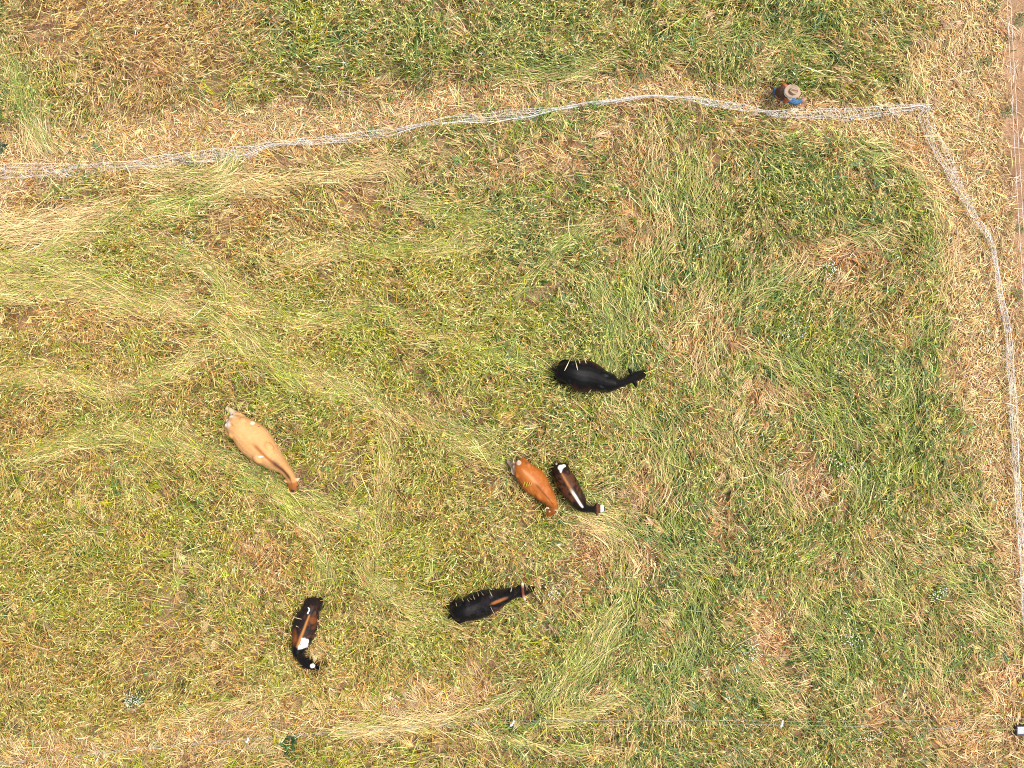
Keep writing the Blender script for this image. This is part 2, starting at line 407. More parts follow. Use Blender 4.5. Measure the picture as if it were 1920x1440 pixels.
def cow(name, label, st, size, pattern, hind_feet, ears, group, horns=None, tail=None, headz=1.0):
    """st: (px, py, half width px, u) from rump (u 0) to neck base (1), poll (2), nose (3), at mid-body height"""
    zref = 0.95*size
    A = []
    for (x, y, hw, u) in st:
        zt = np.interp(u, U_, ZT)*size; zb = np.interp(u, U_, ZB)*size
        zz = (zt+zb)/2
        p = W(x, y, zref if u <= 1.1 else zz)
        A.append((p.x, p.y, hw*(CAM_H-(zref if u <= 1.1 else zz))/FPX, zt, zb, u))
    S = catmull(A, 4)
    S[:, 2] = np.maximum(S[:, 2], .015)
    base = Vector((S[len(S)//3, 0], S[len(S)//3, 1], 0))
    root = empty(name, base); tag(root, label, "cow", group)
    bm = bmesh.new(); rings = []; n = 20
    T = np.gradient(S[:, :2], axis=0); T /= np.linalg.norm(T, axis=1)[:, None]
    N = np.stack([-T[:, 1], T[:, 0]], 1)                       # left side of the animal
    for i in range(len(S)):
        x, y, hw, zt, zb, u = S[i]
        zm = zb + (zt-zb)*(.50 if u < 1 else .52)
        ring = []
        for k in range(n):
            a = 2*math.pi*k/n; c, s = math.cos(a), math.sin(a)
            e = .96
            wv = hw*math.copysign(abs(c)**e, c)
            zz = zm + ((zt-zm)*abs(s)**.92 if s > 0 else -(zm-zb)*abs(s)**.85)
            ring.append(Vector((x+N[i, 0]*wv, y+N[i, 1]*wv, zz)))
        rings.append(ring)
    loft(bm, rings)
    def at(u):
        i = int(np.argmin(abs(S[:, 5]-u))); return i
    # hip bones, pin bones and shoulder blades stand proud of the barrel
    for uu, la, dz, r0, ln in ((.24, .66, -.16, .10, .10), (.07, .55, -.13, .075, .08), (.80, .52, -.13, .13, .17), (.90, .72, -.38, .13, .10), (.16, .80, -.36, .14, .14)):
        i = at(uu)
        for sg in (1, -1):
            c0 = Vector((S[i, 0]+N[i, 0]*S[i, 2]*la*sg, S[i, 1]+N[i, 1]*S[i, 2]*la*sg, S[i, 3]+dz*size)); t = Vector((*T[i], 0))
            r = min(r0*size, S[i, 2]*.36)
            tube(bm, [c0-t*ln*size, c0-t*ln*.5*size, c0, c0+t*ln*.5*size, c0+t*ln*size], [r*.35, r*.85, r, r*.85, r*.35], 10)
    # legs: hip / stifle / hock / fetlock / foot, front: elbow / knee / fetlock / foot
    hoofs = []
    for sgn, hf in ((1, hind_feet[0]), (-1, hind_feet[1])):
        i = at(.14); hw = S[i, 2]; t = Vector((*T[i], 0)); nn = Vector((*N[i], 0))
        o = Vector((S[i, 0], S[i, 1], 0)) + nn*(sgn*hw*.58)
        back, side = hf
        hip = o + Vector((0, 0, .98*size)); stif = o + t*(.16+back*.2)*size + Vector((0, 0, .72*size))
        hock = o + t*(-.10+back*.72)*size + nn*side*.6*size + Vector((0, 0, .47*size))
        fet = o + t*(-.04+back)*size + nn*side*size + Vector((0, 0, .13*size)); foot = o + t*(.0+back)*size + nn*side*size + Vector((0, 0, .03))
        tube(bm, [hip, stif, (stif+hock)/2, hock, (hock+fet)/2, fet, foot], [.19*size, .155*size, .10*size, .062*size, .045*size, .052*size, .058*size], 10)
        hoofs.append(foot); FOOT.append((foot.x, foot.y, .22, .06)); FOOT.append((hock.x, hock.y, .16, .3))
    for sgn, fo in ((1, .12), (-1, -.14)):
        i = at(.86); hw = S[i, 2]; t = Vector((*T[i], 0)); nn = Vector((*N[i], 0))
        o = Vector((S[i, 0], S[i, 1], 0)) + nn*(sgn*hw*.55)
        sh = o + Vector((0, 0, .85*size)); el = o + t*(-.06)*size + Vector((0, 0, .66*size))
        kn = o + t*(.02+fo*.5)*size + Vector((0, 0, .38*size)); fe = o + t*fo*size + Vector((0, 0, .12*size)); ft = o + t*(fo+.03)*size + Vector((0, 0, .03))
        tube(bm, [sh, el, kn, (kn+fe)/2, fe, ft], [.16*size, .11*size, .062*size, .044*size, .05*size, .058*size], 10)
        hoofs.append(ft)
    # ears: root on the head near the poll, tip given in photo units
    ip = at(2.06)
    for (ex, ey) in ears:
        zt = S[ip, 3]; tip = W(ex, ey, zt-.06*size)
        c0 = Vector((S[ip, 0], S[ip, 1], zt-.08*size)); dv = tip-c0; L = dv.length
        mid = c0+dv*.62+Vector((0, 0, .01))
        tube(bm, [c0+dv*.12, c0+dv*.42, mid, tip], [.030*size, .040*size, .060*size, .010], 8)
    # tail
    i0 = 0
    tr = Vector((S[i0, 0], S[i0, 1], S[1, 3]-.03))
    back = -Vector((*T[0], 0)); nn = Vector((*N[0], 0))
    tb, tsd = tail or (.10, 0.0)
    tp = [tr - back*.14, tr+back*.03, tr+back*tb*.8+nn*tsd*.5+Vector((0, 0, -.06)), tr+back*tb+nn*tsd+Vector((0, 0, -.32)), tr+back*tb*.9+nn*tsd*1.2+Vector((0, 0, -.62)), tr+back*tb*.9+nn*tsd*1.2+Vector((0, 0, -.86))]
    tube(bm, tp, [.05*size, .042*size, .032*size, .024*size, .04*size, .012], 8)
    me = eval_mesh(bm, [('REMESH', dict(mode='VOXEL', voxel_size=.017)), ('SMOOTH', dict(factor=.5, iterations=9))])
    nv = len(me.vertices); co = np.empty(nv*3); me.vertices.foreach_get('co', co); co = co.reshape(-1, 3)
    dist = (co[:, None, 0]-S[None, :, 0])**2 + (co[:, None, 1]-S[None, :, 1])**2
    j = dist.argmin(1)
    u = S[j, 5]; lat = ((co[:, 0]-S[j, 0])*N[j, 0] + (co[:, 1]-S[j, 1])*N[j, 1])/S[j, 2]
    k = (CAM_H-co[:, 2])/FPX
    px = 960+co[:, 0]/k; py = 720-co[:, 1]/k
    nz = 1.5*(fbm(co[:, 0]*1.0, co[:, 1]+co[:, 2]*.7, .13, 55, 4)-.5)
    set_cols(me, pattern(u, lat, co[:, 2]/size, px, py, nz))
    body = link_mesh("body", me, COAT, root)
    # eyes
    ie = at(2.35)
    for sgn in (1, -1):
        b2 = bmesh.new(); bmesh.ops.create_uvsphere(b2, u_segments=10, v_segments=8, radius=.022*size)
        p = Vector((S[ie, 0]+N[ie, 0]*S[ie, 2]*.86*sgn, S[ie, 1]+N[ie, 1]*S[ie, 2]*.86*sgn, S[ie, 4]+(S[ie, 3]-S[ie, 4])*.72))
        bmesh.ops.translate(b2, vec=p, verts=b2.verts); bm_obj("eye", b2, EYE, root)
    if horns:
        hm = horns['mat']
        for (pts) in horns['pts']:
            b2 = bmesh.new(); q = catmull([(*W(x, y, z), r) for (x, y, z, r) in pts], 5)
            tube(b2, [Vector(v[:3]) for v in q], list(q[:, 3]), 10)
            ho = bm_obj("horn", b2, hm, root)
            if 'tip' in horns:
                hc = np.array([tuple(v.co) for v in ho.data.vertices]); t = (hc[:, 1]-q[0, 1])/(q[-1, 1]-q[0, 1])
                set_cols(ho.data, np.array([[np.interp(v, [0, .35, .6, .8, 1], c) for c in ((.15, .15, .36, .55, .72), (.04, .042, .20, .42, .66), (.022, .022, .13, .32, .58))] for v in t]))
    for i in range(0, len(S), 2):
        FOOT.append((S[i, 0], S[i, 1], S[i, 2]*(.85 if S[i, 5] < 1.2 else 1.0)+(.0 if S[i, 5] < 1.2 else .06), .55*size if S[i, 5] < 1.3 else .2))
    return root

def col(*c): return np.array(c, float)
def base_cols(n, c): return np.tile(np.array(c, float), (n, 1))
def mixc(C, c, m): 
    m = np.clip(m, 0, 1)[:, None]; return C*(1-m)+np.array(c)*m
BLACK = (.0032, .003, .0036); DKBROWN = (.017, .0075, .005)

def pat_black(u, lat, z, px, py, nz):
    C = base_cols(len(u), BLACK)
    C = mixc(C, (.030, .011, .008), sstep(.55, .95, abs(lat)+nz*.4)*sstep(.25, .4, u)*sstep(.8, .6, u)*.9)
    return C
cow("cow", "all black cow grazing with head turned towards the green grass on the right", [
 (1041,694,5,0),(1046,696,13,.05),(1054,697.5,18.5,.12),(1066,698.5,22.5,.22),(1078,701,26,.33),(1090,705,30,.45),(1101,706,30.5,.56),(1112,708.5,28,.66),(1123,712,23.5,.76),
 (1134,716,19.5,.86),(1146,718,18,.94),(1153,719.5,13.5,1.02),(1159,719.5,9.5,1.15),(1169,717,7.5,1.4),(1179,712,8,1.75),(1186,708.5,9,2.0),(1192,706,9.8,2.2),(1198,704,9.2,2.45),(1204,702,8,2.7),(1209,700.5,6.6,2.9),(1211.5,700,3.5,3.0)],
 1.03, pat_black, ((.05, 0), (-.12, 0)), [(1177.5,689),(1193,728)], "cattle grazing in the field", tail=(.09, .03))

def pat_tan(u, lat, z, px, py, nz):
    C = base_cols(len(u), (.55, .29, .115))
    C = mixc(C, (.60, .34, .15), sstep(.1, .6, nz+.35)*.5)
    ridge = np.exp(-(lat/.13)**2)
    C = mixc(C, (.27, .085, .018), ridge*sstep(.55, .7, u)*.9)
    C = mixc(C, (.06, .022, .008), np.exp(-(lat/.36)**2)*sstep(.86, 1.0, u)*sstep(2.0, 1.6, u)*.95)
    C = mixc(C, (.25, .08, .018), np.exp(-(lat/.10)**2)*sstep(.26, .12, u)*.8)
    C = mixc(C, (.34, .10, .02), sstep(1.95, 2.15, u)*.85)
    C = mixc(C, (.62, .42, .27), sstep(1.0, 1.25, abs(lat))*sstep(1.8, 1.9, u)*sstep(2.5, 2.3, u))
    C = mixc(C, (.05, .025, .015), sstep(2.62, 2.75, u)*sstep(.7, .45, abs(lat)))
    C = mixc(C, (.62, .5, .4), sstep(2.85, 2.95, u))
    white = (.78, .70, .60)
    C = mixc(C, white, sstep(1.5, .2, np.hypot((px-425)/7, (py-795.5)/7)+nz*.6))  # soft highlight on the buttock, painted into the coat colour
    C = mixc(C, white, sstep(1.3, .6, np.hypot((px-474)/4.5, (py-793)/2.6)+nz*1.2)*.85)
    C = mixc(C, white, sstep(1.2, .6, np.hypot((px-489)/5, (py-856.5+.12*(px-489)**2*.3)/1.6)+nz*.6)*.9)
    C = mixc(C, (.66, .52, .40), sstep(445, 436, px)*sstep(787, 780, py)*.95)
    C = mixc(C, (.10, .08, .07), sstep(424, 420, px)*sstep(776, 772, py))
    C = mixc(C, (.6, .45, .32), sstep(.55, .35, z)*.5)
    return C
cow("cow", "large pale tan cow with dark neck stripe and one hind leg stretched back", [
 (427,788,9,0),(431,790,14,.05),(437,793.5,19,.12),(446,800,23.5,.22),(455,807,26,.31),(465,816,30,.43),(475,826,32,.55),(486,837,30,.68),(497,848,26.5,.79),
 (508,858,21.5,.88),(518,866,18.5,.95),(528,874,13.5,1.04),(535,881,10.5,1.2),(541,889,9.5,1.45),(545.5,896.5,8.8,1.75),(548,903,9.2,2.0),(549,909,10.2,2.25),(549,915,8.5,2.55),(549,920,6.2,2.8),(549,925,5.0,2.95),(549,926.5,2.5,3.0)],
 1.05, pat_tan, ((-.52, -.02), (.05, 0)), [(530,899.5),(563,896)], "cattle grazing in the field", tail=(.06, 0))

def pat_orange(u, lat, z, px, py, nz):
    C = base_cols(len(u), (.34, .098, .018))
    C = mixc(C, (.40, .135, .03), sstep(-.1, .4, nz))
    C = mixc(C, (.50, .24, .10), np.exp(-((lat-.05)/.14)**2)*sstep(.16, .3, u)*sstep(.72, .55, u)*.75)
    C = mixc(C, (.12, .03, .008), np.exp(-(lat/.08)**2)*sstep(.55, .65, u)*sstep(1.7, 1.2, u)*.85)
    C = mixc(C, (.68, .58, .48), sstep(1.2, .8, np.hypot((px-973)/4, (py-867.5)/3.5)+nz*1.0)*.8)
    C = mixc(C, (.40, .34, .29), sstep(970, 965, px)*sstep(870, 872, py)*sstep(966, 968, px+py*0+0)*0 + sstep(966.5, 963, px)*.8)
    C = mixc(C, (.30, .085, .016), sstep(1.95, 2.1, u))
    C = mixc(C, (.62, .45, .30), sstep(2.0, 2.1, u)*sstep(.72, .95, abs(lat)))
    C = mixc(C, (.6, .48, .38), sstep(2.8, 2.95, u))
    C = mixc(C, (.7, .6, .5), sstep(1.1, .7, np.hypot((px-1030.5)/1.8, (py-959)/1.8)))
    return C
cow("cow", "small orange brown cow with short pale horns, walking close beside the white-rumped dark calf", [
 (966,868.5,5,0),(968,870,10.5,.05),(973,874.5,15.5,.13),(980,881,19,.24),(988,889,21.5,.36),(996,897,24.5,.48),(1004,906,24.5,.6),(1012,915,21.5,.72),(1020,924,18,.82),
 (1027,932,14.5,.91),(1032,938,12,1.0),(1036,944,9.5,1.2),(1037.5,950,8.2,1.55),(1036,955,8.5,1.85),(1034.5,957.5,9.5,2.05),(1031.5,961,9,2.3),(1029,965.5,7,2.6),(1027,969.5,5.5,2.85),(1026,972,2.5,3.0)],
 .86, pat_orange, ((.08, 0), (-.34, .02)), [(1023,946),(1046,954)], "cattle grazing in the field", tail=(.07, 0),
 horns=dict(mat=mat_plain("horn_pale", (.55, .45, .34), .45), pts=[[(1029,953,.80,.022),(1025,952,.84,.018),(1022.5,955,.86,.012),(1022,960,.86,.005)],[(1040,956,.80,.022),(1044,958,.84,.018),(1044.5,962,.86,.012),(1042,966,.86,.005)]]))

def pat_whiterump(u, lat, z, px, py, nz):
    C = base_cols(len(u), DKBROWN)
    C = mixc(C, (.075, .028, .012), sstep(-.12, .2, nz)*sstep(.15, .3, u)*sstep(.9, .75, u))
    C = mixc(C, BLACK, sstep(.9, 1.0, u)*sstep(1.95, 1.8, u))
    c0 = np.interp(u, [.2, .5, .9], [0, .02, .03])
    C = mixc(C, (.32, .12, .035), np.exp(-((lat-c0)/.12)**2)*sstep(.16, .24, u)*sstep(.72, .5, u))
    C = mixc(C, (.74, .64, .52), np.exp(-((lat-c0)/.15)**4)*sstep(.55, .74, u)*sstep(1.02, .97, u))
    white = (.82, .80, .77)
    # Y shaped rump patch
    d1 = np.abs((px-1051)*.86-(py-883)*.0)/3.6
    Y = np.maximum(sstep(1.3, .8, np.hypot((px-1051)/4.8, (py-876.5)/4.2)+nz*.5), np.maximum(sstep(1.3, .8, np.hypot((px-1051.5)/2.3, (py-881)/5)), sstep(1.3, .8, np.hypot((px-1056.5)/4.2, (py-873.5)/2.6)+nz*.4)))
    C = mixc(C, white, Y)
    C = mixc(C, (.5, .45, .42), sstep(1.3, .8, np.hypot((px-1043.5)/1.6, (py-869.5)/2.2)))
    C = mixc(C, (.10, .035, .018), sstep(1.95, 2.05, u))
    C = mixc(C, white, sstep(2.35, 2.45, u)*sstep(2.9, 2.8, u)*sstep(1.05, .85, abs(lat)))
    C = mixc(C, (.015, .013, .013), sstep(2.82, 2.9, u))
    return C
cow("cow", "dark brown calf with a white rump patch, white spine stripe and white face", [
 (1041.5,871,4,0),(1044,874,10.5,.04),(1047,878,13.5,.10),(1051,884,15,.18),(1056,893,17.5,.3),(1061,902,19.5,.42),(1066,911,20,.54),(1072,921,18.5,.66),(1078,930,17,.77),
 (1083,938,15.5,.86),(1088,945.5,13.5,.94),(1093,950.5,10,1.03),(1099,953.5,7.5,1.2),(1106,954.5,6.5,1.5),(1113,955,6.5,1.8),(1118,954.5,7.5,2.0),(1122,954,8,2.2),(1126.5,953.5,7.8,2.45),(1130,953,7.2,2.7),(1133,952.5,5.8,2.9),(1134.5,952,2.5,3.0)],
 .84, pat_whiterump, ((.08, 0), (-.1, 0)), [(1119,940),(1119.5,968)], "cattle grazing in the field", tail=(.03, .04))

def pat_horned(u, lat, z, px, py, nz):
    C = base_cols(len(u), BLACK)
    C = mixc(C, (.020, .014, .016), sstep(-.05, .25, nz)*.5)
    q = sstep(1.25, .35, np.hypot(((px-935)*.94-(py-1129)*-.34)/13.5*1.0, ((px-935)*.34+(py-1127)*.94)/3.6)+nz*.5)
    C = mixc(C, (.30, .105, .028), q*.95)
    C = mixc(C, (.075, .024, .010), sstep(.5, .9, -lat)*sstep(.72, .8, u)*sstep(.98, .9, u))
    return C
HORN = mat_coat("horn_banded", .45, .3)
cow("cow", "black cow with wide reddish horns with pale tips and an orange streak behind its shoulder", [
 (846.5,1153,5,0),(849,1151,11.5,.05),(854,1149,16,.12),(863,1146,19.5,.22),(873,1143.5,21.5,.33),(884,1140.5,24,.45),(896,1136.5,25,.57),(908,1132,25,.68),(919,1128,23,.78),
 (929,1124.5,20.5,.86),(939,1120.5,16.5,.94),(948,1117,13.2,1.02),(957,1114,11,1.2),(966,1111.5,9.6,1.55),(974,1109.5,9.4,1.85),(979,1108.3,9.3,2.02),(984,1107,9.6,2.2),(990,1106,8.3,2.5),(996,1105,6.3,2.75),(1001,1104,4.6,2.93),(1003,1103.8,2.5,3.0)],
 .98, pat_horned, ((-.05, 0), (.1, 0)), [(970,1095.5),(978,1121)], "cattle grazing in the field", tail=(.16, -.03),
 horns=dict(mat=HORN, tip=1, pts=[[(980,1109,.95,.040),(980,1104,.98,.040),(979.8,1099,1.02,.040),(979.5,1095,1.05,.040),(979.5,1092.5,1.06,.02)],[(980,1108,.95,.040),(980.5,1112,.98,.040),(981.5,1117,1.02,.040),(983.5,1122,1.05,.040),(985.5,1125.5,1.06,.02)]]))

def pat_patch(u, lat, z, px, py, nz):
    C = base_cols(len(u), (.014, .009, .009))
    C = mixc(C, (.075, .026, .013), sstep(-.1, .15, nz)*sstep(.06, .12, u)*sstep(.82, .7, u)*sstep(-.5, .1, lat))
    C = mixc(C, (.16, .05, .016), sstep(1.3, .5, np.hypot((px-587)/8, (py-1163)/7)+nz*.6)*.9)
    C = mixc(C, (.15, .045, .013), sstep(1.2, .5, np.hypot((px-551)/7, (py-1196)/16)+nz*.6)*.9)
    ln = np.interp(py, [1152, 1165, 1180, 1195, 1210, 1218], [580.5, 575.5, 570, 564, 559, 557])
    C = mixc(C, (.40, .165, .045), np.exp(-((px-ln)/np.interp(py, [1152, 1200], [1.6, 3]))**2)*sstep(1150, 1156, py)*sstep(1219, 1214, py))
    C = mixc(C, BLACK, sstep(1213, 1218, py-(px-560)*.15+nz*6))
    white = (.83, .81, .78)
    inside = sstep(0, 2, px-(np.interp(py, [1195, 1205, 1218], [565, 562.5, 556.5])+nz*4))*sstep(0, 2, (581.5-(py-1200)*.30)-px+nz*4)*sstep(1194, 1196.5, py-(px-566)*.30+nz*5)*sstep(1219.5, 1217, py+(px-560)*.22+nz*5)
    C = mixc(C, white, inside)
    C = mixc(C, (.02, .012, .01), sstep(1.2, .7, np.hypot((px-564)/1.6, (py-1208.5)/1.2)))
    C = mixc(C, white, sstep(1.15, .85, np.hypot((px-586)/4.5, (py-1248.5)/4)+nz*.3))
    C = mixc(C, white, sstep(1.6, .8, abs(px-(578.5+1.5*np.sin((py-1140)/2.2))))*sstep(1138, 1140, py)*sstep(1152, 1150, py))
    return C
cow("cow", "dark brown calf with a big white shoulder patch and white forehead spot", [
 (590,1123,5,0),(590.5,1126,9.5,.04),(589,1131,12.5,.11),(586,1138,14.8,.2),(581,1148,18,.31),(577,1158,21.5,.42),(574,1168,24,.52),(571.5,1178,25,.62),(569,1188,22.5,.71),(566.5,1198,19,.8),
 (563,1208,15.5,.88),(560.5,1217,13,.95),(560.5,1224,11,1.03),(562.5,1230,8.5,1.25),(566,1236,7.8,1.55),(570.5,1241,8,1.85),(575,1244,9,2.05),(580,1246,9.3,2.25),(586,1248.5,8.4,2.5),(592,1251.5,6.2,2.75),(597,1254.5,4.4,2.93),(599,1256,2.4,3.0)],
 .88, pat_patch, ((-.1, 0), (.1, 0)), [(579,1231),(567,1256)], "cattle grazing in the field", tail=(.03, 0))

# ------------------------------------------------------------------ person
def skin_mesh(chains, sub=2):
    """chains: lists of (vec, radius); points closer than 1 mm are welded so the limbs grow out of one surface"""
    me = bpy.data.meshes.new("sk"); verts = []; rad = []; edges = []
    def vid(p, r):
        for i, q in enumerate(verts):
            if (q-p).length < 1e-3: return i
        verts.append(p.copy()); rad.append(r); return len(verts)-1
    for ch in chains:
        ids = [vid(Vector(p), r) for p, r in ch]
        edges += list(zip(ids, ids[1:]))
    me.from_pydata(verts, edges, [])
    o = bpy.data.objects.new("sk", me); COL.objects.link(o)
    md = o.modifiers.new("skin", 'SKIN'); md.use_smooth_shade = True
    for i, v in enumerate(me.skin_vertices[0].data):
        r = rad[i]; v.radius = (r, r) if not isinstance(r, tuple) else r
        v.use_root = (i == 0)
    s = o.modifiers.new("sub", 'SUBSURF'); s.levels = sub; s.render_levels = sub
    dg = bpy.context.evaluated_depsgraph_get()
    out = bpy.data.meshes.new_from_object(o.evaluated_get(dg), depsgraph=dg)
    bpy.data.objects.remove(o); bpy.data.meshes.remove(me)
    return out

def make_person():
    base = W(1470, 178, 0); base.z = 0
    root = empty("person", base)
    tag(root, "person in a tan wide-brimmed hat, brown vest and blue jeans crouching beside the white netting", "person")
    SKIN = mat_plain("skin", (.42, .21, .13), .55, .08, 12); DENIM = mat_plain("denim", (.05, .13, .26), .85, .35, 26, .3)
    SHIRT = mat_plain("rust_cloth", (.42, .12, .04), .85, .2, 20, .3); VEST = mat_plain("vest_leather", (.085, .042, .028), .7, .35, 24, .4)
    FELT = mat_plain("hat_felt", (.37, .27, .19), .9, .08, 14, .1); BOOT = mat_plain("boot_leather", (.40, .24, .16), .6, .25, 20, .2)
    WHITE = mat_plain("white_cloth", (.78, .74, .70), .8, .05, 20); HAIR = mat_plain("hair", (.03, .02, .012), .6, .2, 60)
    pel = W(1453, 175, .60); spn = W(1464, 174, .80); chest = W(1472, 173.5, .97); neck = W(1479, 172.5, 1.06); head0 = W(1485, 172, 1.10); crown = W(1487.5, 172, 1.19)
    shl = W(1474, 162.5, .97); shr = W(1476, 184, .97); ell = W(1467, 157.5, .74); elr = W(1470, 191.5, .74)
    wrl = W(1483, 166, .66); wrr = W(1483, 183, .64)
    hl = W(1454, 171, .56); hr = W(1457, 179, .56)
    knr = W(1492, 191.5, .585); anr = W(1501.5, 189.5, .14); toer = W(1511, 184.5, .09)
    knl = W(1481, 168, .17); anl = W(1452.5, 172, .12); toel = W(1447.5, 172.5, .06)
    def hand(wr, aim, side):
        a = aim.normalized(); up = Vector((0, 0, 1)); s = a.cross(up).normalized()*side
        palm = wr + a*.07
        ch = [[(wr, .028), (palm, .036)]]
        for k, (off, ln) in enumerate(((-.032, .085), (-.011, .095), (.011, .09), (.032, .07))):
            p1 = palm + s*off + a*.03; p2 = p1 + a*ln*.5 + Vector((0, 0, -.012)); p3 = p2 + a*ln*.4 + Vector((0, 0, -.03))
            ch.append([(palm, .036), (p1, .011), (p2, .009), (p3, .008)])
        t1 = palm - s*.045 - a*.02
        ch.append([(palm, .036), (t1, .012), (t1 - s*.012 + a*.04 + Vector((0, 0, -.01)), .009)])
        return ch
    ch = [[(pel, .13), (spn, .14), (chest, .15), (neck, .06), (head0, .085), (crown, .09)],
          [(chest, .15), (shl, .07), (ell, .045), (wrl, .028)], [(chest, .15), (shr, .07), (elr, .045), (wrr, .028)],
          [(pel, .13), (hl, .09), (knl, .06), (anl, .04)], [(pel, .13), (hr, .09), (knr, .06), (anr, .04)]]
    ch += hand(wrl, Vector((.8, -.4, -.5)), 1) + hand(wrr, Vector((.8, .4, -.5)), -1)
    link_mesh("body", skin_mesh(ch), SKIN, root)
    # face looks to the right and down, under the brim
    fd = (Vector((.86, -.10, -.5))).normalized(); sd = fd.cross(Vector((0, 0, 1))).normalized(); fu = sd.cross(fd)
    fc = head0 + (crown-head0)*.4
    for sg in (1, -1):
        b2 = bmesh.new(); bmesh.ops.create_uvsphere(b2, u_segments=10, v_segments=8, radius=.014)
        bmesh.ops.translate(b2, vec=fc + fd*.085 + sd*.032*sg + fu*.01, verts=b2.verts); bm_obj("eye", b2, EYE, root)
        b2 = bmesh.new(); tube(b2, [fc+sd*.085*sg+fu*.03, fc+sd*.102*sg+fu*.012, fc+sd*.09*sg-fu*.03], [.014, .02, .01], 8); bm_obj("ear", b2, SKIN, root)
    b2 = bmesh.new(); tube(b2, [fc+fd*.08+fu*.015, fc+fd*.112-fu*.022, fc+fd*.09-fu*.03], [.010, .017, .012], 8); bm_obj("nose", b2, SKIN, root)
    b2 = bmesh.new(); tube(b2, [fc+fd*.088-fu*.055-sd*.025, fc+fd*.096-fu*.055, fc+fd*.088-fu*.055+sd*.025], [.004, .008, .004], 8); bm_obj("mouth", b2, mat_plain("lips", (.35, .13, .10), .5), root)
    b2 = bmesh.new(); bmesh.ops.create_uvsphere(b2, u_segments=16, v_segments=10, radius=.105)
    bmesh.ops.scale(b2, vec=(1, .92, .7), verts=b2.verts); bmesh.ops.translate(b2, vec=fc - fd*.025 + fu*.02, verts=b2.verts); bm_obj("hair", b2, HAIR, root)
    # clothes
    link_mesh("jeans", skin_mesh([[(pel, .17), (spn*.45+pel*.55, .145)],
        [(pel, .17), (hl, .125), (hl*.5+knl*.5, .09), (knl, .078), (knl*.5+anl*.5, .07), (anl, .058)],
        [(pel, .17), (hr, .115), (hr*.5+knr*.5, .10), (knr, .094), (knr*.55+anr*.45, .074), (anr+Vector((0, 0, .05)), .07)]]), DENIM, root)
    link_mesh("shirt", skin_mesh([[(pel*.5+spn*.5, .14), (spn*.4+chest*.6, .155), (chest, .16), (neck*.6+chest*.4, .075)],
        [(chest, .16), (shl, .085), (shl*.5+ell*.5, .068), (ell, .06), (ell*.5+wrl*.5, .05), (wrl, .042)],
        [(chest, .16), (shr, .085), (shr*.5+elr*.5, .07), (elr, .062), (elr*.5+wrr*.5, .052), (wrr, .042)]]), SHIRT, root)
    b2 = bmesh.new(); rings = []
    vp = [pel*.42+spn*.58, pel*.25+spn*.75, spn*.85+chest*.15, spn*.55+chest*.45, chest, chest*.6+neck*.4, chest*.2+neck*.8]
    for p, wl, th in zip(vp, (.10, .145, .165, .185, .195, .17, .09), (.13, .145, .15, .15, .15, .125, .08)):
        t = (neck-pel).normalized(); sl = Vector((-.06, 1, 0)).normalized(); up = t.cross(sl).normalized()
        rings.append([p + sl*(wl*math.copysign(abs(math.cos(a))**.8, math.cos(a))) + up*(th*math.sin(a)+.006*math.sin(5*a+wl*40)) for a in [2*math.pi*k/24 for k in range(24)]])
    loft(b2, rings); bm_obj("vest", b2, VEST, root)
    # white collar spread behind the neck
    b2 = bmesh.new(); rings = []
    c0 = W(1481.5, 172.5, 1.10)
    for k in range(15):
        a = R(70 + 220*k/14); o = Vector((math.cos(a), math.sin(a), 0)); dr = .03 if abs(k-7) < 5 else .05
        r = .165 + (.05 if k in (1, 13) else .02 if k in (0, 2, 12, 14) else 0)
        rings.append([c0+o*.08+Vector((0, 0, .0)), c0+o*.08+Vector((0, 0, .012)), c0+o*r+Vector((0, 0, -dr+.012)), c0+o*r+Vector((0, 0, -dr))])
    loft(b2, rings); bm_obj("collar", b2, WHITE, root, False)
    # boots
    for an, toe, nm in ((anr, toer, 0), (anl, toel, 1)):
        b2 = bmesh.new(); dv = (toe-an); dv.z = 0; dv.normalize(); hz = Vector((0, 0, 1))
        if nm == 0:
            tube(b2, [an+hz*.12, an+hz*.02-dv*.01, an-hz*.05+dv*.01], [.062, .056, .05], 12)
            tube(b2, [an-dv*.05-hz*.06, an+dv*.03-hz*.055, an+dv*.12-hz*.07, an+dv*.18-hz*.08, toe+dv*.04-hz*.01], [.044, .05, .046, .04, .016], 12)
        else:
            tube(b2, [an-dv*.12+hz*.01, an, an+dv*.08-hz*.03, an+dv*.14-hz*.06, an+dv*.18-hz*.08], [.06, .056, .05, .04, .02], 12)
        bm_obj("boot", b2, BOOT, root)
    # hat: oval brim with rolled sides, pinched crown
    hat = empty("hat", W(1487, 171.8, 1.2)); hat.parent = root; hat.matrix_parent_inverse = Matrix.Translation(-root.location)
    hat.rotation_euler = (0, R(8), R(-4))
    bpy.context.view_layer.update()
    def hatpart(nm, rings, mt, cap=False):
        b3 = bmesh.new(); loft(b3, rings, cap)
        me = bpy.data.meshes.new(nm); bmesh.ops.recalc_face_normals(b3, faces=b3.faces); b3.to_mesh(me); b3.free()
        o = bpy.data.objects.new(nm, me); COL.objects.link(o); me.materials.append(mt)
        me.polygons.foreach_set('use_smooth', [True]*len(me.polygons)); o.parent = hat
        s = o.modifiers.new("sub", 'SUBSURF'); s.levels = 1; s.render_levels = 2
        return o
    n = 48; rings = []
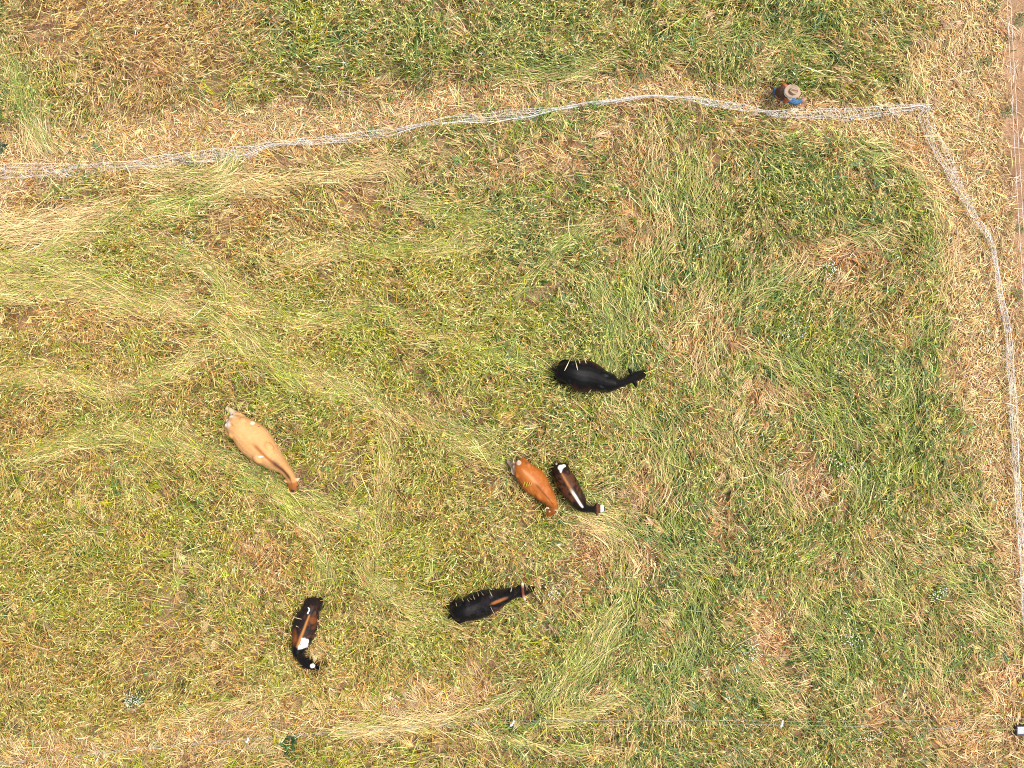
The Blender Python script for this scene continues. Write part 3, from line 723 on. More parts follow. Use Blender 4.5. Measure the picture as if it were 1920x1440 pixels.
    for t, th in ((0, 0), (.3, 0), (.7, 0), (1.0, 0), (1.02, -.004), (1.0, -.008), (.6, -.008), (0, -.008)):
        r = []
        for k in range(n):
            a = 2*math.pi*k/n; c, s = math.cos(a), math.sin(a)
            ax = .118+(.222-.118)*t; ay = .094+(.178-.094)*t
            z = .055*t*t*abs(s)**2.2 - .02*t*t*c*c + th
            r.append(Vector((ax*c, ay*s, z)))
        rings.append(r)
    hatpart("brim", rings, FELT)
    rings = []
    for (sc_, z) in ((1.0, -.005), (.985, .035), (.96, .075), (.92, .105), (.84, .122), (.72, .128), (.6, .13), (.48, .13), (.36, .13), (.24, .13), (.12, .13), (.02, .13)):
        r = []
        for k in range(n):
            a = 2*math.pi*k/n; c, s = math.cos(a), math.sin(a)
            x = .125*sc_*c; y = .10*sc_*s*(1 - .25*max(0, c))
            top = min(1, max(0, (z-.075)/.05))
            zz = z - top*(.085*math.exp(-(y/.022)**2)*(1 if x > -.08 else .5) + .055*math.exp(-((abs(y)-.055)/.018)**2)*min(1, max(0, (x+.02)/.05)) + .02*max(0, c)*sc_)
            r.append(Vector((x, y, zz)))
        rings.append(r)
    hatpart("crown", rings, FELT, True)
    rings = []
    for z, o in ((.0, .002), (.0, .006), (.022, .006), (.022, .001)):
        rings.append([Vector(((.124+o)*math.cos(2*math.pi*k/n), (.099+o)*math.sin(2*math.pi*k/n)*(1-.25*max(0, math.cos(2*math.pi*k/n))), z)) for k in range(n)])
    hatpart("hat_band", rings, mat_plain("hat_band", (.30, .19, .12), .8))
    for (x, y, r) in ((1455, 176, .22), (1467, 176, .3), (1480, 174, .28), (1494, 186, .22), (1507, 187, .30)):
        p = W(x, y, .3); FOOT.append((p.x, p.y, r, .12))
make_person()

# ------------------------------------------------------------------ fences
NETM = mat_plain("net_twine", (.90, .89, .90), .6, .06, 3)
POSTM = mat_plain("post_plastic", (.85, .85, .85), .5, .05, 5)
WIREM = mat_plain("fence_wire", (.74, .64, .62), .5, .1, 3)

class Cords:
    """collects thin triangular cords into one mesh"""
    def __init__(s): s.v = []; s.f = []
    def add(s, pts, r):
        P = np.array([tuple(p) for p in pts], float); n = len(P)
        T = np.gradient(P, axis=0); T /= np.linalg.norm(T, axis=1)[:, None]+1e-9
        up = np.array([0, 0, 1.0]); S = np.cross(T, up); S /= np.linalg.norm(S, axis=1)[:, None]+1e-6
        U = np.cross(S, T); b = len(s.v)
        for i in range(n):
            for a in (0, 2.0944, 4.18879): s.v.append(tuple(P[i]+(S[i]*math.cos(a)+U[i]*math.sin(a))*r))
        for i in range(n-1):
            for k in range(3):
                q = (k+1) % 3; s.f.append((b+i*3+k, b+i*3+q, b+i*3+3+q, b+i*3+3+k))
    def build(s, name, mat, parent):
        me = bpy.data.meshes.new(name); me.from_pydata(s.v, [], s.f); return link_mesh(name, me, mat, parent)

TOP = [(-80,311,334),(0,309,334),(60,308,333),(110,308,333),(160,309,330),(190,306,322),(240,303,316),(300,292,312),(340,288,308),(400,280,303),(460,274,297),(500,267,278),(540,264,272),
 (600,257,270),(660,250,266),(700,245,262),(740,241,253),(790,231,237),(830,222,235),(870,216,232),(910,212,230),(950,207,227),(1000,203,219),(1040,202,208),(1100,192,198),(1150,186,193),(1220,178,182),(1260,180,185),
 (1300,182,191),(1350,189,202),(1400,198,209),(1430,206,211),(1450,208,218),(1500,205,221),(1560,203,222),(1600,202,225),(1650,198,219),(1700,197,210),(1722,195,204)]
RIGHT = [(1738,197,1730,207),(1748,208,1724,216),(1754,240,1732,240),(1768,270,1744,272),(1784,298,1759,302),(1794,322,1775,326),(1805,350,1792,354),(1822,380,1808,382),(1829,400,1819,402),
 (1851,430,1841,432),(1865,460,1857,462),(1870,490,1862,490),(1875,520,1867,520),(1883,560,1873,560),(1892,600,1882,600),(1897,640,1888,640),(1900,680,1888,680),(1904,720,1892,720),(1906,760,1894,760),(1908,800,1896,800),(1910,840,1898,840),
 (1911,870,1900,872),(1913,900,1903,900),(1916,960,1906,960),(1919,1000,1909,1000),(1921,1040,1911,1040),(1923,1080,1913,1080),(1926,1120,1916,1120),(1931,1180,1920,1180),(1945,1300,1930,1300)]
def make_net():
    rt = empty("electric_netting", W(790, 236, 0)); tag(rt, "sagging white electric netting running along the top of the paddock and down its right side", "netting fence")
    st = [((x, a), (x, b)) for x, a, b in TOP] + [((a, b), (c, e)) for a, b, c, e in RIGHT]
    A = catmull([s[0] for s in st], 6); B = catmull([s[1] for s in st], 6)
    wid = np.linalg.norm(A-B, axis=1)
    n = len(A); r = np.random.default_rng(5)
    zA = .42 + .10*np.sin(np.arange(n)*.21); zB = .20 + .05*np.sin(np.arange(n)*.33+1)
    PA = np.array([W(*A[i], zA[i]) for i in range(n)]); PB = np.array([W(*B[i], zB[i]) for i in range(n)])
    s = np.concatenate([[0], np.cumsum(np.linalg.norm(np.diff((PA+PB)/2, axis=0), axis=1))])
    def wobl(amp, sc_, sd): return amp*(vnoise(s, s*0+sd*7.3, sc_, sd)-.5)*2
    c = Cords()
    hor = [0.0, .08, .2, .32, .44, .56, .68, .8, .9, .96, 1.0]
    for k, f in enumerate(hor):
        ff = np.clip(f + wobl(.34 if 0 < f < 1 else .14, .55, 20+k), -.1, 1.1)[:, None]
        pts = PA*(1-ff)+PB*ff; pts[:, 2] += wobl(.03, .5, 40+k); pts[:, 0] += wobl(.012, .3, 60+k); pts[:, 1] += wobl(.012, .3, 80+k)
        pts[6*len(TOP)+10:] += 0
        c.add(pts, .0038 if f in (0.0, .96, 1.0) else .0027)
    # slanting stays and mesh diagonals
    L = s[-1]; t = 0
    while t < L-.5:
        sl = r.uniform(.10, .32); a = np.interp([t], s, np.arange(n))[0]
        pts = []
        for q in np.linspace(0, 1, 6):
            i = np.interp(t+sl*q+.03*math.sin(q*5+t), s, np.arange(n)); i0 = int(min(i, n-2)); fr = i-i0
            a_ = PA[i0]*(1-fr)+PA[i0+1]*fr; b_ = PB[i0]*(1-fr)+PB[i0+1]*fr
            p = a_*(1-q)+b_*q; p[2] += .03*math.sin(q*3.1); pts.append(p)
        c.add(pts, r.choice([.0026, .0036, .0052]))
        if r.random() < .5: c.add([pts[0]+(0, 0, .03), pts[2]*.5+pts[3]*.5+np.array([-.12, .0, .02]), pts[5]+np.array([-.25*(r.random()), 0, .0])], .0030)
        t += r.uniform(.12, .30)
    c.build("netting", NETM, rt)
    # the tight twisted stretches: a pair of heavier cords
    for x0, x1, f, rr in ((440, 560, .6, .010), (740, 1130, .85, .012), (1120, 1300, .5, .013), (1290, 1460, .9, .009), (1660, 1745, .3, .012)):
        m = (((A[:, 0] > x0) & (A[:, 0] < x1)) & (A[:, 1] < 320) & (np.arange(n) < 6*len(TOP)+4))
        I = np.where(m)[0]; ff = np.clip(f+wobl(.12, .5, int(x0)), 0, 1)[:, None]
        q = PA*(1-ff)+PB*ff; q[:, 2] += .02
        c2 = Cords(); c2.add(q[I], rr*.8); c2.build('cord', NETM, rt)
    for y0, y1, f, rr in ((425, 540, .35, .011), (560, 900, .1, .008), (860, 1300, .25, .011)):
        I = np.where((A[:, 1] > y0) & (A[:, 1] < y1) & (np.arange(n) > 6*len(TOP)))[0]
        ff = np.clip(f+wobl(.15, .5, int(y0)), 0, 1)[:, None]; q = PA*(1-ff)+PB*ff; q[:, 2] += .02; c2 = Cords(); c2.add(q[I], rr*.75); c2.build('cord', NETM, rt)
    for (x, y, lx, ly) in ((512,273,2,-3),(800,237,-3,-2),(1126,194,3,-5),(1225,181,1,-5),(1440,211,2,-4),(1737,201,5,2),(1862,464,3,2),(1893,610,4,0),(1912,905,4,1)):
        b2 = bmesh.new(); p0 = W(x, y, 0); p1 = W(x+lx, y+ly, .55)
        tube(b2, [p0, p0.lerp(p1, .5), p1, p1+Vector((0, 0, .02))], [.009, .009, .009, .004], 8); bm_obj("post", b2, POSTM, rt)
make_net()

def wire_pts(px, z, sag=.03, m=10):
    q = catmull(px, m); return [W(x, y, z) + Vector((0, 0, -sag*math.sin(i*.9))) for i, (x, y) in enumerate(q)]
def make_wires():
    rt = empty("wire_fence", W(1905, 300, 0)); tag(rt, "two parallel pale wires over the bare soil along the right edge", "wire fence")
    for px, z in (([(1886,-80),(1888.5,0),(1892,80),(1896.5,160),(1901,250),(1906,340),(1911,430),(1916,500),(1921,590),(1930,720),(1945,950)], .55), ([(1892,-80),(1895,0),(1899,80),(1903.5,160),(1908,240),(1914,340),(1919,420),(1926,520),(1940,720)], .9)):
        c = Cords(); c.add(wire_pts(px, z, .004), .0075); c.build("wire", WIREM, rt)
    c = Cords(); c.add([W(1914.5, 478, .55), W(1918, 477.5, .7), W(1923, 477, .9)], .007); c.build("stay", WIREM, rt)
    rt = empty("wire_fence", W(961, 1357, 0)); tag(rt, "two thin grey wires strung on white step-in posts along the bottom edge", "wire fence")
    lower = [(-60,1440),(0,1434),(120,1421),(250,1407),(400,1393),(464,1388),(640,1374),(760,1366),(860,1360),(961,1356),(1100,1357),(1250,1357.5),(1400,1358),(1466,1359),(1640,1363),(1800,1366.5),(1908,1368.5),(1960,1370)]
    upper = [(-60,1436),(0,1430),(120,1418),(250,1404),(400,1390),(464,1386),(640,1371),(760,1363),(860,1357),(961,1352),(1100,1351),(1250,1350.5),(1400,1351),(1466,1352.5),(1640,1352),(1800,1349),(1908,1347),(1960,1346)]
    for px, z in ((lower, .62), (upper, .42)):
        c = Cords(); c.add(wire_pts(px, z, .006), .0042); c.build("wire", mat_plain("grey_wire", (.46, .45, .40), .4, .1, 3), rt)
    for (x, y, dx, dy) in ((464, 1388, 2, -4), (961, 1356, 4, -6), (1466, 1357, 2, -7)):
        b2 = bmesh.new(); p1 = W(x+dx*.6, y+dy*.6, .66); p0 = W(x-dx, y-dy, .55); g0 = W(x-dx*1.2, y-dy-6, 0)
        tube(b2, [g0, g0.lerp(p0, .6), p0], [.011, .011, .016], 8)
        tube(b2, [p0, p0.lerp(p1, .35), p0.lerp(p1, .42), p0.lerp(p1, .55), p0.lerp(p1, .62), p1, p1+Vector((.0, .05, .06))], [.018, .038, .020, .020, .040, .024, .008], 10)
        bm_obj("post", b2, POSTM, rt)
    # grey box at the wire's end
    rb = empty("fence_box", W(1916, 1371, 0)); tag(rb, "pale grey topped dark box at the right end of the bottom wires", "box")
    def rbox(x0, y0, x1, y1, z0, z1, bev):
        b2 = bmesh.new(); a = W(x0, y1, z1); c = W(x1, y0, z1)
        bmesh.ops.create_cube(b2, size=1)
        bmesh.ops.scale(b2, vec=(c.x-a.x, c.y-a.y, z1-z0), verts=b2.verts); bmesh.ops.translate(b2, vec=((a.x+c.x)/2, (a.y+c.y)/2, (z0+z1)/2), verts=b2.verts)
        bmesh.ops.bevel(b2, geom=b2.edges[:], offset=bev, segments=3, affect='EDGES', profile=.6); return b2
    bm_obj("case", rbox(1906, 1361.5, 1930, 1381, .0, .30, .03), mat_plain("dark_case", (.05, .05, .065), .5), rb, False)
    bm_obj("lid", rbox(1908, 1363, 1930, 1376.5, .302, .36, .02), mat_plain("grey_lid", (.40, .41, .45), .4), rb, False)
    p = W(1916, 1371, 0); FOOT.append((p.x, p.y, .17, .1))
make_wires()

# dung pat beside the patched calf's nose
def dung():
    b2 = bmesh.new(); c = W(604, 1237, 0); c.z = 0; n = 18; rings = []
    for sc_, z in ((1, .0), (1.02, .03), (.8, .055), (.72, .05), (.5, .072), (.42, .066), (.15, .085)):
        rings.append([c+Vector((math.cos(a)*.135*sc_*(1+.12*math.sin(3*a)), math.sin(a)*.12*sc_*(1+.1*math.cos(2*a)), z+.15)) for a in [2*math.pi*k/n for k in range(n)]])
    loft(b2, rings); o = bm_obj("dung_pat", b2, mat_plain("dung", (.075, .045, .025), .9, .3, 30, .5)); tag(o, "brown cow pat in the grass beside the patched calf's muzzle", "cow pat")
    FOOT.append((c.x, c.y, .16, .05))
dung()

# ------------------------------------------------------------------ vegetation
PLANT = mat_vcol_plant("plant_blades", .15)
PAL = dict(pale=(.74,.58,.29), straw=(.64,.45,.17), gold=(.56,.34,.075), tan=(.52,.345,.15), pink=(.66,.47,.30), orange=(.52,.235,.085), rust=(.25,.095,.030), brown=(.15,.080,.032),
           gyel=(.37,.37,.030), gmid=(.20,.26,.035), gcool=(.14,.235,.070), gpale=(.44,.46,.13), gdark=(.050,.090,.020), gblue=(.17,.26,.13))
PAL = {k: np.array(v) for k, v in PAL.items()}
XR, YR = 15.6, 12.0

class Strips:
    def __init__(s): s.V = []; s.F = []; s.C = []; s.n = 0
    def add(s, P, HW, S, C):
        """P (N,K,3) centre lines, HW (N,K) half widths, S (N,K,3) side vectors, C (N,K,3)"""
        N, K, _ = P.shape
        V = np.empty((N, K, 2, 3), np.float32); V[:, :, 0] = P - S*HW[..., None]; V[:, :, 1] = P + S*HW[..., None]
        idx = (s.n + np.arange(N*K*2).reshape(N, K, 2))
        F = np.stack([idx[:, :-1, 0], idx[:, :-1, 1], idx[:, 1:, 1], idx[:, 1:, 0]], -1).reshape(-1, 4)
        s.V.append(V.reshape(-1, 3)); s.F.append(F.astype(np.int32)); s.C.append(np.repeat(C[:, :, None, :], 2, 2).reshape(-1, 3).astype(np.float32)); s.n += N*K*2
    def build(s, name, mat=None, parent=None):
        V = np.concatenate(s.V); F = np.concatenate(s.F); C = np.concatenate(s.C)
        me = bpy.data.meshes.new(name); me.vertices.add(len(V)); me.vertices.foreach_set('co', V.ravel())
        me.loops.add(F.size); me.loops.foreach_set('vertex_index', F.ravel())
        me.polygons.add(len(F)); me.polygons.foreach_set('loop_start', np.arange(0, F.size, 4, dtype=np.int32)); me.polygons.foreach_set('loop_total', np.full(len(F), 4, np.int32))
        me.update(calc_edges=True); set_cols(me, C)
        return link_mesh(name, me, mat or PLANT, parent, smooth=False)

def curves(x, y, z0, phi, L, e0, e1, kap, K):
    """centre lines that start at (x,y,z0), head along phi, rise at e0 and end at e1 (radians)"""
    N = len(x); P = np.empty((N, K, 3)); P[:, 0, 0] = x; P[:, 0, 1] = y; P[:, 0, 2] = z0
    S = np.empty((N, K, 3)); step = L/(K-1)
    for k in range(K):
        t = k/(K-1); a = phi + kap*t
        S[:, k, 0] = -np.sin(a); S[:, k, 1] = np.cos(a); S[:, k, 2] = 0
        if k < K-1:
            tm = (k+.5)/(K-1); a = phi+kap*tm; e = e0*(1-tm)+e1*tm
            P[:, k+1, 0] = P[:, k, 0]+np.cos(a)*np.cos(e)*step; P[:, k+1, 1] = P[:, k, 1]+np.sin(a)*np.cos(e)*step; P[:, k+1, 2] = P[:, k, 2]+np.sin(e)*step
    return P, S
def roll(S, P, r):
    """turn the blades about their own length"""
    T = np.gradient(P, axis=1); T /= np.linalg.norm(T, axis=2, keepdims=True)+1e-9
    B = np.cross(T, S); c = np.cos(r)[:, None, None]; s_ = np.sin(r)[:, None, None]
    return S*c+B*s_
def scatter(n, density):
    """n trial points kept with probability density(x,y) in 0..1"""
    x = rng.uniform(-XR, XR, n); y = rng.uniform(-YR, YR, n)
    k = rng.random(n) < density(x, y); return x[k], y[k]
FA = None
def clear(x, y, h):
    """how much of a height h is allowed at x,y: crop is pushed down under and around the animals"""
    global FA
    if FA is None: FA = np.array(FOOT)
    f = np.ones(len(x))
    for (fx, fy, r, zt) in FA:
        dd = np.hypot(x-fx, y-fy); m = dd < r
        f = np.where(m, np.minimum(f, zt/np.maximum(h, zt)), f)
    return f
COH = .42
def coher(x, y, sd):
    return .5*vnoise(x, y, .22, sd)+.5*vnoise(x, y, .6, sd+3)
def pick(names, probs, n, coh=None):
    A = np.array([PAL[k] for k in names]); p = np.array(probs, float)
    if p.ndim == 1: p = np.tile(p, (n, 1))
    p = p/p.sum(1, keepdims=True)
    r = rng.random(n) if coh is None else COH*coh+(1-COH)*rng.random(n)
    if coh is not None: rk = np.empty(n); rk[np.argsort(r)] = (np.arange(n)+.5)/n; r = rk
    r = r[:, None]
    return A[(r > np.cumsum(p, 1)).sum(1).clip(0, len(names)-1)]
def vary(C, a=.25, hue=.08):
    n = len(C); return np.clip(C*np.exp(rng.normal(-.02, a*1.15, n))[:, None]*(1+rng.uniform(-hue, hue, (n, 3))), 0.004, .9)
def sheet_green(x, y, n):
    wm = samp(WARM, x, y); cl = samp(CLUMP, x, y)
    dg = samp(DG, x, y); yg = samp(YG, x, y)
    pr = np.stack([.05+.36*wm*(1-.8*dg)+.8*yg, .34-.05*wm+.1*dg, .34*(1-.8*wm)+.04+.35*dg, .12+.06*wm+.16*yg-.08*dg, .12*(cl < .45)+.04+.50*dg, .20*(1-wm)+.1*dg], 1).clip(.005)
    return pick(['gyel', 'gmid', 'gcool', 'gpale', 'gdark', 'gblue'], pr, n, coher(x, y, 501))
def sheet_straw(x, y, n):
    p = samp(P, x, y); o = samp(O, x, y); wm = samp(WARM, x, y)
    br = samp(BR, x, y); rt = (1-wm)*(1-.5*p)
    pr = np.stack([.14+.16*p, .22-.06*p, .20*wm+.03+.30*br, .14+.06*rt, .06+.08*p+.7*o+.08*br+.05*rt, .12-.11*p+.14*o+.03*br, .10*(1-p)+.03*br, .12*rt+.34*p+.5*o], 1).clip(.005)
    return pick(['pale', 'straw', 'gold', 'tan', 'orange', 'rust', 'brown', 'pink'], pr, n, coher(x, y, 601))

# 1 litter: short dead straw lying on the soil
def litter():
    s = Strips()
    x, y = scatter(560000, lambda x, y: (.14+.86*samp(P, x, y))*(.3+.7*np.maximum(samp(HOLE, x, y), samp(P, x, y)))*(1-.95*samp(SOIL, x, y))*np.where(samp(P, x, y) > .3, .8, .75)+.55*samp(O, x, y))
    n = len(x); p = samp(P, x, y)
    phi = rng.uniform(0, 2*np.pi, n); fl = samp(FLOW, x, y); m = rng.random(n) < .30; phi[m] = fl[m]+rng.normal(0, .5, m.sum())
    L = rng.gamma(4, .035, n)+.05; z = .01+rng.random(n)**1.5*(.05+.16*(1-p)+.05*p); z = z*clear(x, y, z+.03)
    Pn, S = curves(x, y, z, phi, L, rng.normal(0.03, .12, n), rng.normal(0, .18, n), rng.normal(0, .5, n), 3)
    Pn[..., 2] = np.maximum(Pn[..., 2], .008)
    hw = np.outer(rng.uniform(.0045, .0105, n), [1, 1, .6])
    C = vary(sheet_straw(x, y, n), .3); g = (rng.random(n) < .30*samp(G, x, y)+.05); C[g] = vary(sheet_green(x[g], y[g], g.sum()))
    low = z < .05; C[low] *= .85  # lowest straw darkened, painting the shade in the gaps into its colour
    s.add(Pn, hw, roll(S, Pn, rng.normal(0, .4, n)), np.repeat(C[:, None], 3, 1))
    o = s.build("straw_litter"); tag(o, "short dry straw scattered flat over the soil", "straw", kind="stuff")
litter()

# 2 leaf blades, green and dying
def blades():
    s = Strips()
    x, y = scatter(600000, lambda x, y: np.clip(.8*(1-.72*samp(P, x, y))*(.40+.75*samp(G, x, y))*(.15+1.7*samp(CLUMP, x, y)**1.3)*(.12+.88*samp(HOLE, x, y))*(1-.82*np.clip(samp(O, x, y)*1.3, 0, 1))*(1-.5*samp(TRAIL, x, y)*(x < 2.8)), 0, 1)*(1-.97*samp(SOIL, x, y)))
    n = len(x); g = samp(G, x, y); h = samp(H, x, y)*(.45+1.1*samp(CLUMP, x, y)); tr = samp(TRAIL, x, y)
    L = rng.gamma(5, .055, n)*(.55+.9*np.clip(h/.5, 0, 1.1))+.06
    fl = samp(FLOW, x, y); lay = np.clip(tr*1.1+np.where(x > 2.8, .25, .12), 0, .92); al = rng.random(n) < lay
    phi = np.where(al, fl+rng.normal(0, .42, n), rng.uniform(0, 2*np.pi, n))
    e0 = np.where(al & (tr > .3), rng.normal(.25, .18, n), rng.uniform(.35, 1.35, n)); e1 = np.where(al & (tr > .3), rng.normal(-.1, .2, n), rng.uniform(-.9, .7, n))
    z0 = rng.random(n)*np.maximum(h-.12, 0)*.75+.01
    c = clear(x, y, z0+L*.6); L = L*np.clip(c, .25, 1); z0 = z0*c
    Pn, S = curves(x, y, z0, phi, L, e0, e1, rng.normal(0, .45, n), 4)
    Pn[..., 2] = np.maximum(Pn[..., 2], .012)
    hw = np.outer(rng.uniform(.005, .0125, n), [.8, 1, .85, .12])
    isg = rng.random(n) < np.clip(.12+1.02*g, 0, .95)
    C = np.where(isg[:, None], sheet_green(x, y, n), sheet_straw(x, y, n)); C = vary(C, .3)
    K = np.repeat(C[:, None], 4, 1); K[:, 3] = K[:, 3]*.6+np.array(PAL['straw'])*.4
    s.add(Pn, hw, roll(S, Pn, rng.normal(0, .45, n)), K)
    o = s.build("grass"); tag(o, "green and yellowing grass blades across the whole field", "grass", kind="stuff")
blades()

# 3 standing cereal: stalk plus ear, with spread awns
def cereal():
    s = Strips()
    x, y = scatter(230000, lambda x, y: (.08+.92*samp(HOLE, x, y))*sstep(.10, .45, samp(H, x, y))*(.35+.9*samp(CLUMP, x, y))*np.where(x > 2.8, .55, .8)*(1-samp(SOIL, x, y)))
    n = len(x); h = samp(H, x, y)*rng.uniform(.8, 1.3, n)+.06; fl = samp(FLOW, x, y)
    h = h*clear(x, y, h)
    al = rng.random(n) < np.where(x > 2.8, .6, .35)
    phi = np.where(al, fl+rng.normal(0, .45, n), rng.uniform(0, 2*np.pi, n))
    # the top third of the stalk, bent over, then the ear
    K = 5; Ls = rng.uniform(.14, .30, n); Le = rng.uniform(.06, .115, n)
    z0 = np.maximum(h-Ls*.55, .02); e0 = rng.uniform(.6, 1.4, n); e1 = rng.uniform(-.5, .7, n)
    Pn, S = curves(x, y, z0, phi, Ls, e0, e0*.45+e1*.55, rng.normal(0, .3, n), 3)
    hs = np.outer(rng.uniform(.0028, .005, n), [1, 1, 1])
    C = vary(sheet_straw(x, y, n), .22); gm = rng.random(n) < samp(G, x, y)*.55; C[gm] = vary(PAL['gpale']*np.ones((gm.sum(), 3)), .25)
    s.add(Pn, hs, roll(S, Pn, rng.normal(0, .3, n)), np.repeat(C[:, None]*.92, 3, 1))
    Pe, Se = curves(Pn[:, 2, 0], Pn[:, 2, 1], Pn[:, 2, 2], phi+rng.normal(0, .15, n), Le, e0*.3+e1*.7, e1-.3, rng.normal(0, .3, n), 4)
    he = np.outer(rng.uniform(.007, .0135, n), [.5, 1, .8, .12])
    Ce = np.clip(C*1.12+.02, 0, .9)
    Sr = roll(Se, Pe, rng.normal(0, .5, n)); s.add(Pe, he, Sr, np.repeat(Ce[:, None], 4, 1))
    # awns of some ears
    m = np.where(rng.random(n) < .35)[0]
    for da in (-.28, .05, .30):
        q = Pe[m, 1]; Pa, Sa = curves(q[:, 0], q[:, 1], q[:, 2], phi[m]+da+rng.normal(0, .08, len(m)), rng.uniform(.09, .17, len(m)), e1[m]+.1, e1[m]-.1, np.zeros(len(m)), 2)
        s.add(Pa, np.outer(np.full(len(m), .0028), [1, .3]), Sa, np.repeat(Ce[m][:, None]*1.0, 2, 1))
    o = s.build("barley"); tag(o, "standing ripening cereal stalks with straw coloured ears", "barley", kind="stuff")
cereal()

# 4 long stalks lodged along the trails
def lodged():
    s = Strips()
    x, y = scatter(560000, lambda x, y: np.clip(.025+1.5*samp(TRAIL, x, y)**1.4*(.35+1.1*samp(CLUMP, x, y))*np.where(x > 2.8, .30, 1)+np.where(x > 2.8, .03, 0), 0, 1)*np.where(x > 2.8, .7, 1)*(1-.8*samp(P, x, y)*(samp(TRAIL, x, y) < .3))*(1-samp(SOIL, x, y))*(1-.7*samp(O, x, y)))
    n = len(x); tr = samp(TRAIL, x, y); fl = samp(FLOW, x, y); h = samp(H, x, y)
    phi = fl+rng.normal(0, 1, n)*np.where(x > 2.8, .45, .25)+np.where(rng.random(n) < .5, 0, np.pi)*(rng.random(n) < .35)
    L = rng.uniform(.40, 1.2, n)*(.6+.4*tr)*np.where(x > 2.8, .64, 1)
    z0 = rng.uniform(.05, .26, n)+h*.6
    c = clear(x, y, z0+.1); z0 *= c; L *= np.clip(c, .4, 1)
    Pn, S = curves(x-np.cos(phi)*L*.5, y-np.sin(phi)*L*.5, z0, phi, L, rng.normal(.10, .09, n), rng.normal(-.08, .09, n), rng.normal(0, .45, n), 6)
    Pn[..., 2] = np.maximum(Pn[..., 2], .02)
    hw = np.outer(rng.uniform(.004, .0095, n), [.8, 1, 1, 1, .8, .2])
    isg = rng.random(n) < np.clip(.05+.85*samp(G, x, y), 0, .85)
    C = np.where(isg[:, None], sheet_green(x, y, n)*.55+PAL['gpale']*.45, sheet_straw(x, y, n)*.45+PAL['pale']*.55); C = vary(C, .25)
    s.add(Pn, hw, roll(S, Pn, rng.normal(0, .35, n)), np.repeat(C[:, None], 6, 1))
    m = 520; x = rng.uniform(-XR, XR-1.2, m); y = rng.uniform(-YR, YR, m); phi = np.where(rng.random(m) < .4, samp(FLOW, x, y), rng.uniform(0, 2*np.pi, m))
    h = samp(H, x, y); z0 = h*.8+.10; z0 = np.where(clear(x, y, z0+.1) < 1, .05, z0)
    Pn, S = curves(x, y, z0, phi, rng.uniform(.25, .95, m), rng.normal(.05, .06, m), rng.normal(-.06, .06, m), rng.normal(0, .25, m), 6)
    s.add(Pn, np.outer(rng.uniform(.006, .011, m), [1, 1, 1, .9, .8, .3]), roll(S, Pn, rng.normal(0, .25, m)), np.repeat(vary(np.where((rng.random(m) < .3)[:, None], PAL['gpale']*1.15, PAL['pale']), .12)[:, None], 6, 1))
    o = s.build("flattened_stalks"); tag(o, "long stalks trampled flat along the cattle trails", "stalks", kind="stuff")
lodged()

# 4b tufts: fans of dead stalks springing from one root
def tufts():
    s = Strips()
    x, y = scatter(16000, lambda x, y: (1+.6*samp(O, x, y))*(.25+.6*sstep(.45, .7, samp(SHADEN, x, y)))*(1-.6*samp(P, x, y))*(1-samp(SOIL, x, y)))
    n0 = len(x); m = 16; base = np.where(rng.random(n0) < np.where(x > 2.8, .6, .2), samp(FLOW, x, y), rng.uniform(0, 2*np.pi, n0)); h = samp(H, x, y)
    cc = vary(sheet_straw(x, y, n0)*.6+PAL['pale']*.3, .15); g = rng.random(n0) < samp(G, x, y)*.5; cc[g] = vary(sheet_green(x[g], y[g], g.sum())*1.1, .15)
    ln = rng.uniform(.16, .5, n0); spr = rng.uniform(.12, .5, n0)
    rp = lambda a: np.repeat(a, m)
    n = n0*m; z0 = rp(h*.55+.03); X = rp(x); Y = rp(y); c = clear(X, Y, z0+.15)
    Pn, S = curves(X+rng.normal(0, .02, n), Y+rng.normal(0, .02, n), z0*c, rp(base)+rng.normal(0, 1, n)*rp(spr), rp(ln)*rng.uniform(.6, 1.2, n)*np.clip(c, .4, 1), rng.uniform(.2, 1.0, n), rng.uniform(-.6, .1, n), rng.normal(0, .35, n), 5)
    Pn[..., 2] = np.maximum(Pn[..., 2], .02)
    s.add(Pn, np.outer(rng.uniform(.004, .009, n), [.7, .9, 1, 1, .2]), roll(S, Pn, rng.normal(0, .35, n)), np.repeat(vary(np.repeat(cc, m, 0), .2)[:, None], 5, 1))
    o = s.build("grass_tufts"); tag(o, "fanned tufts of dead and green stalks scattered through the field", "tufts", kind="stuff")
tufts()

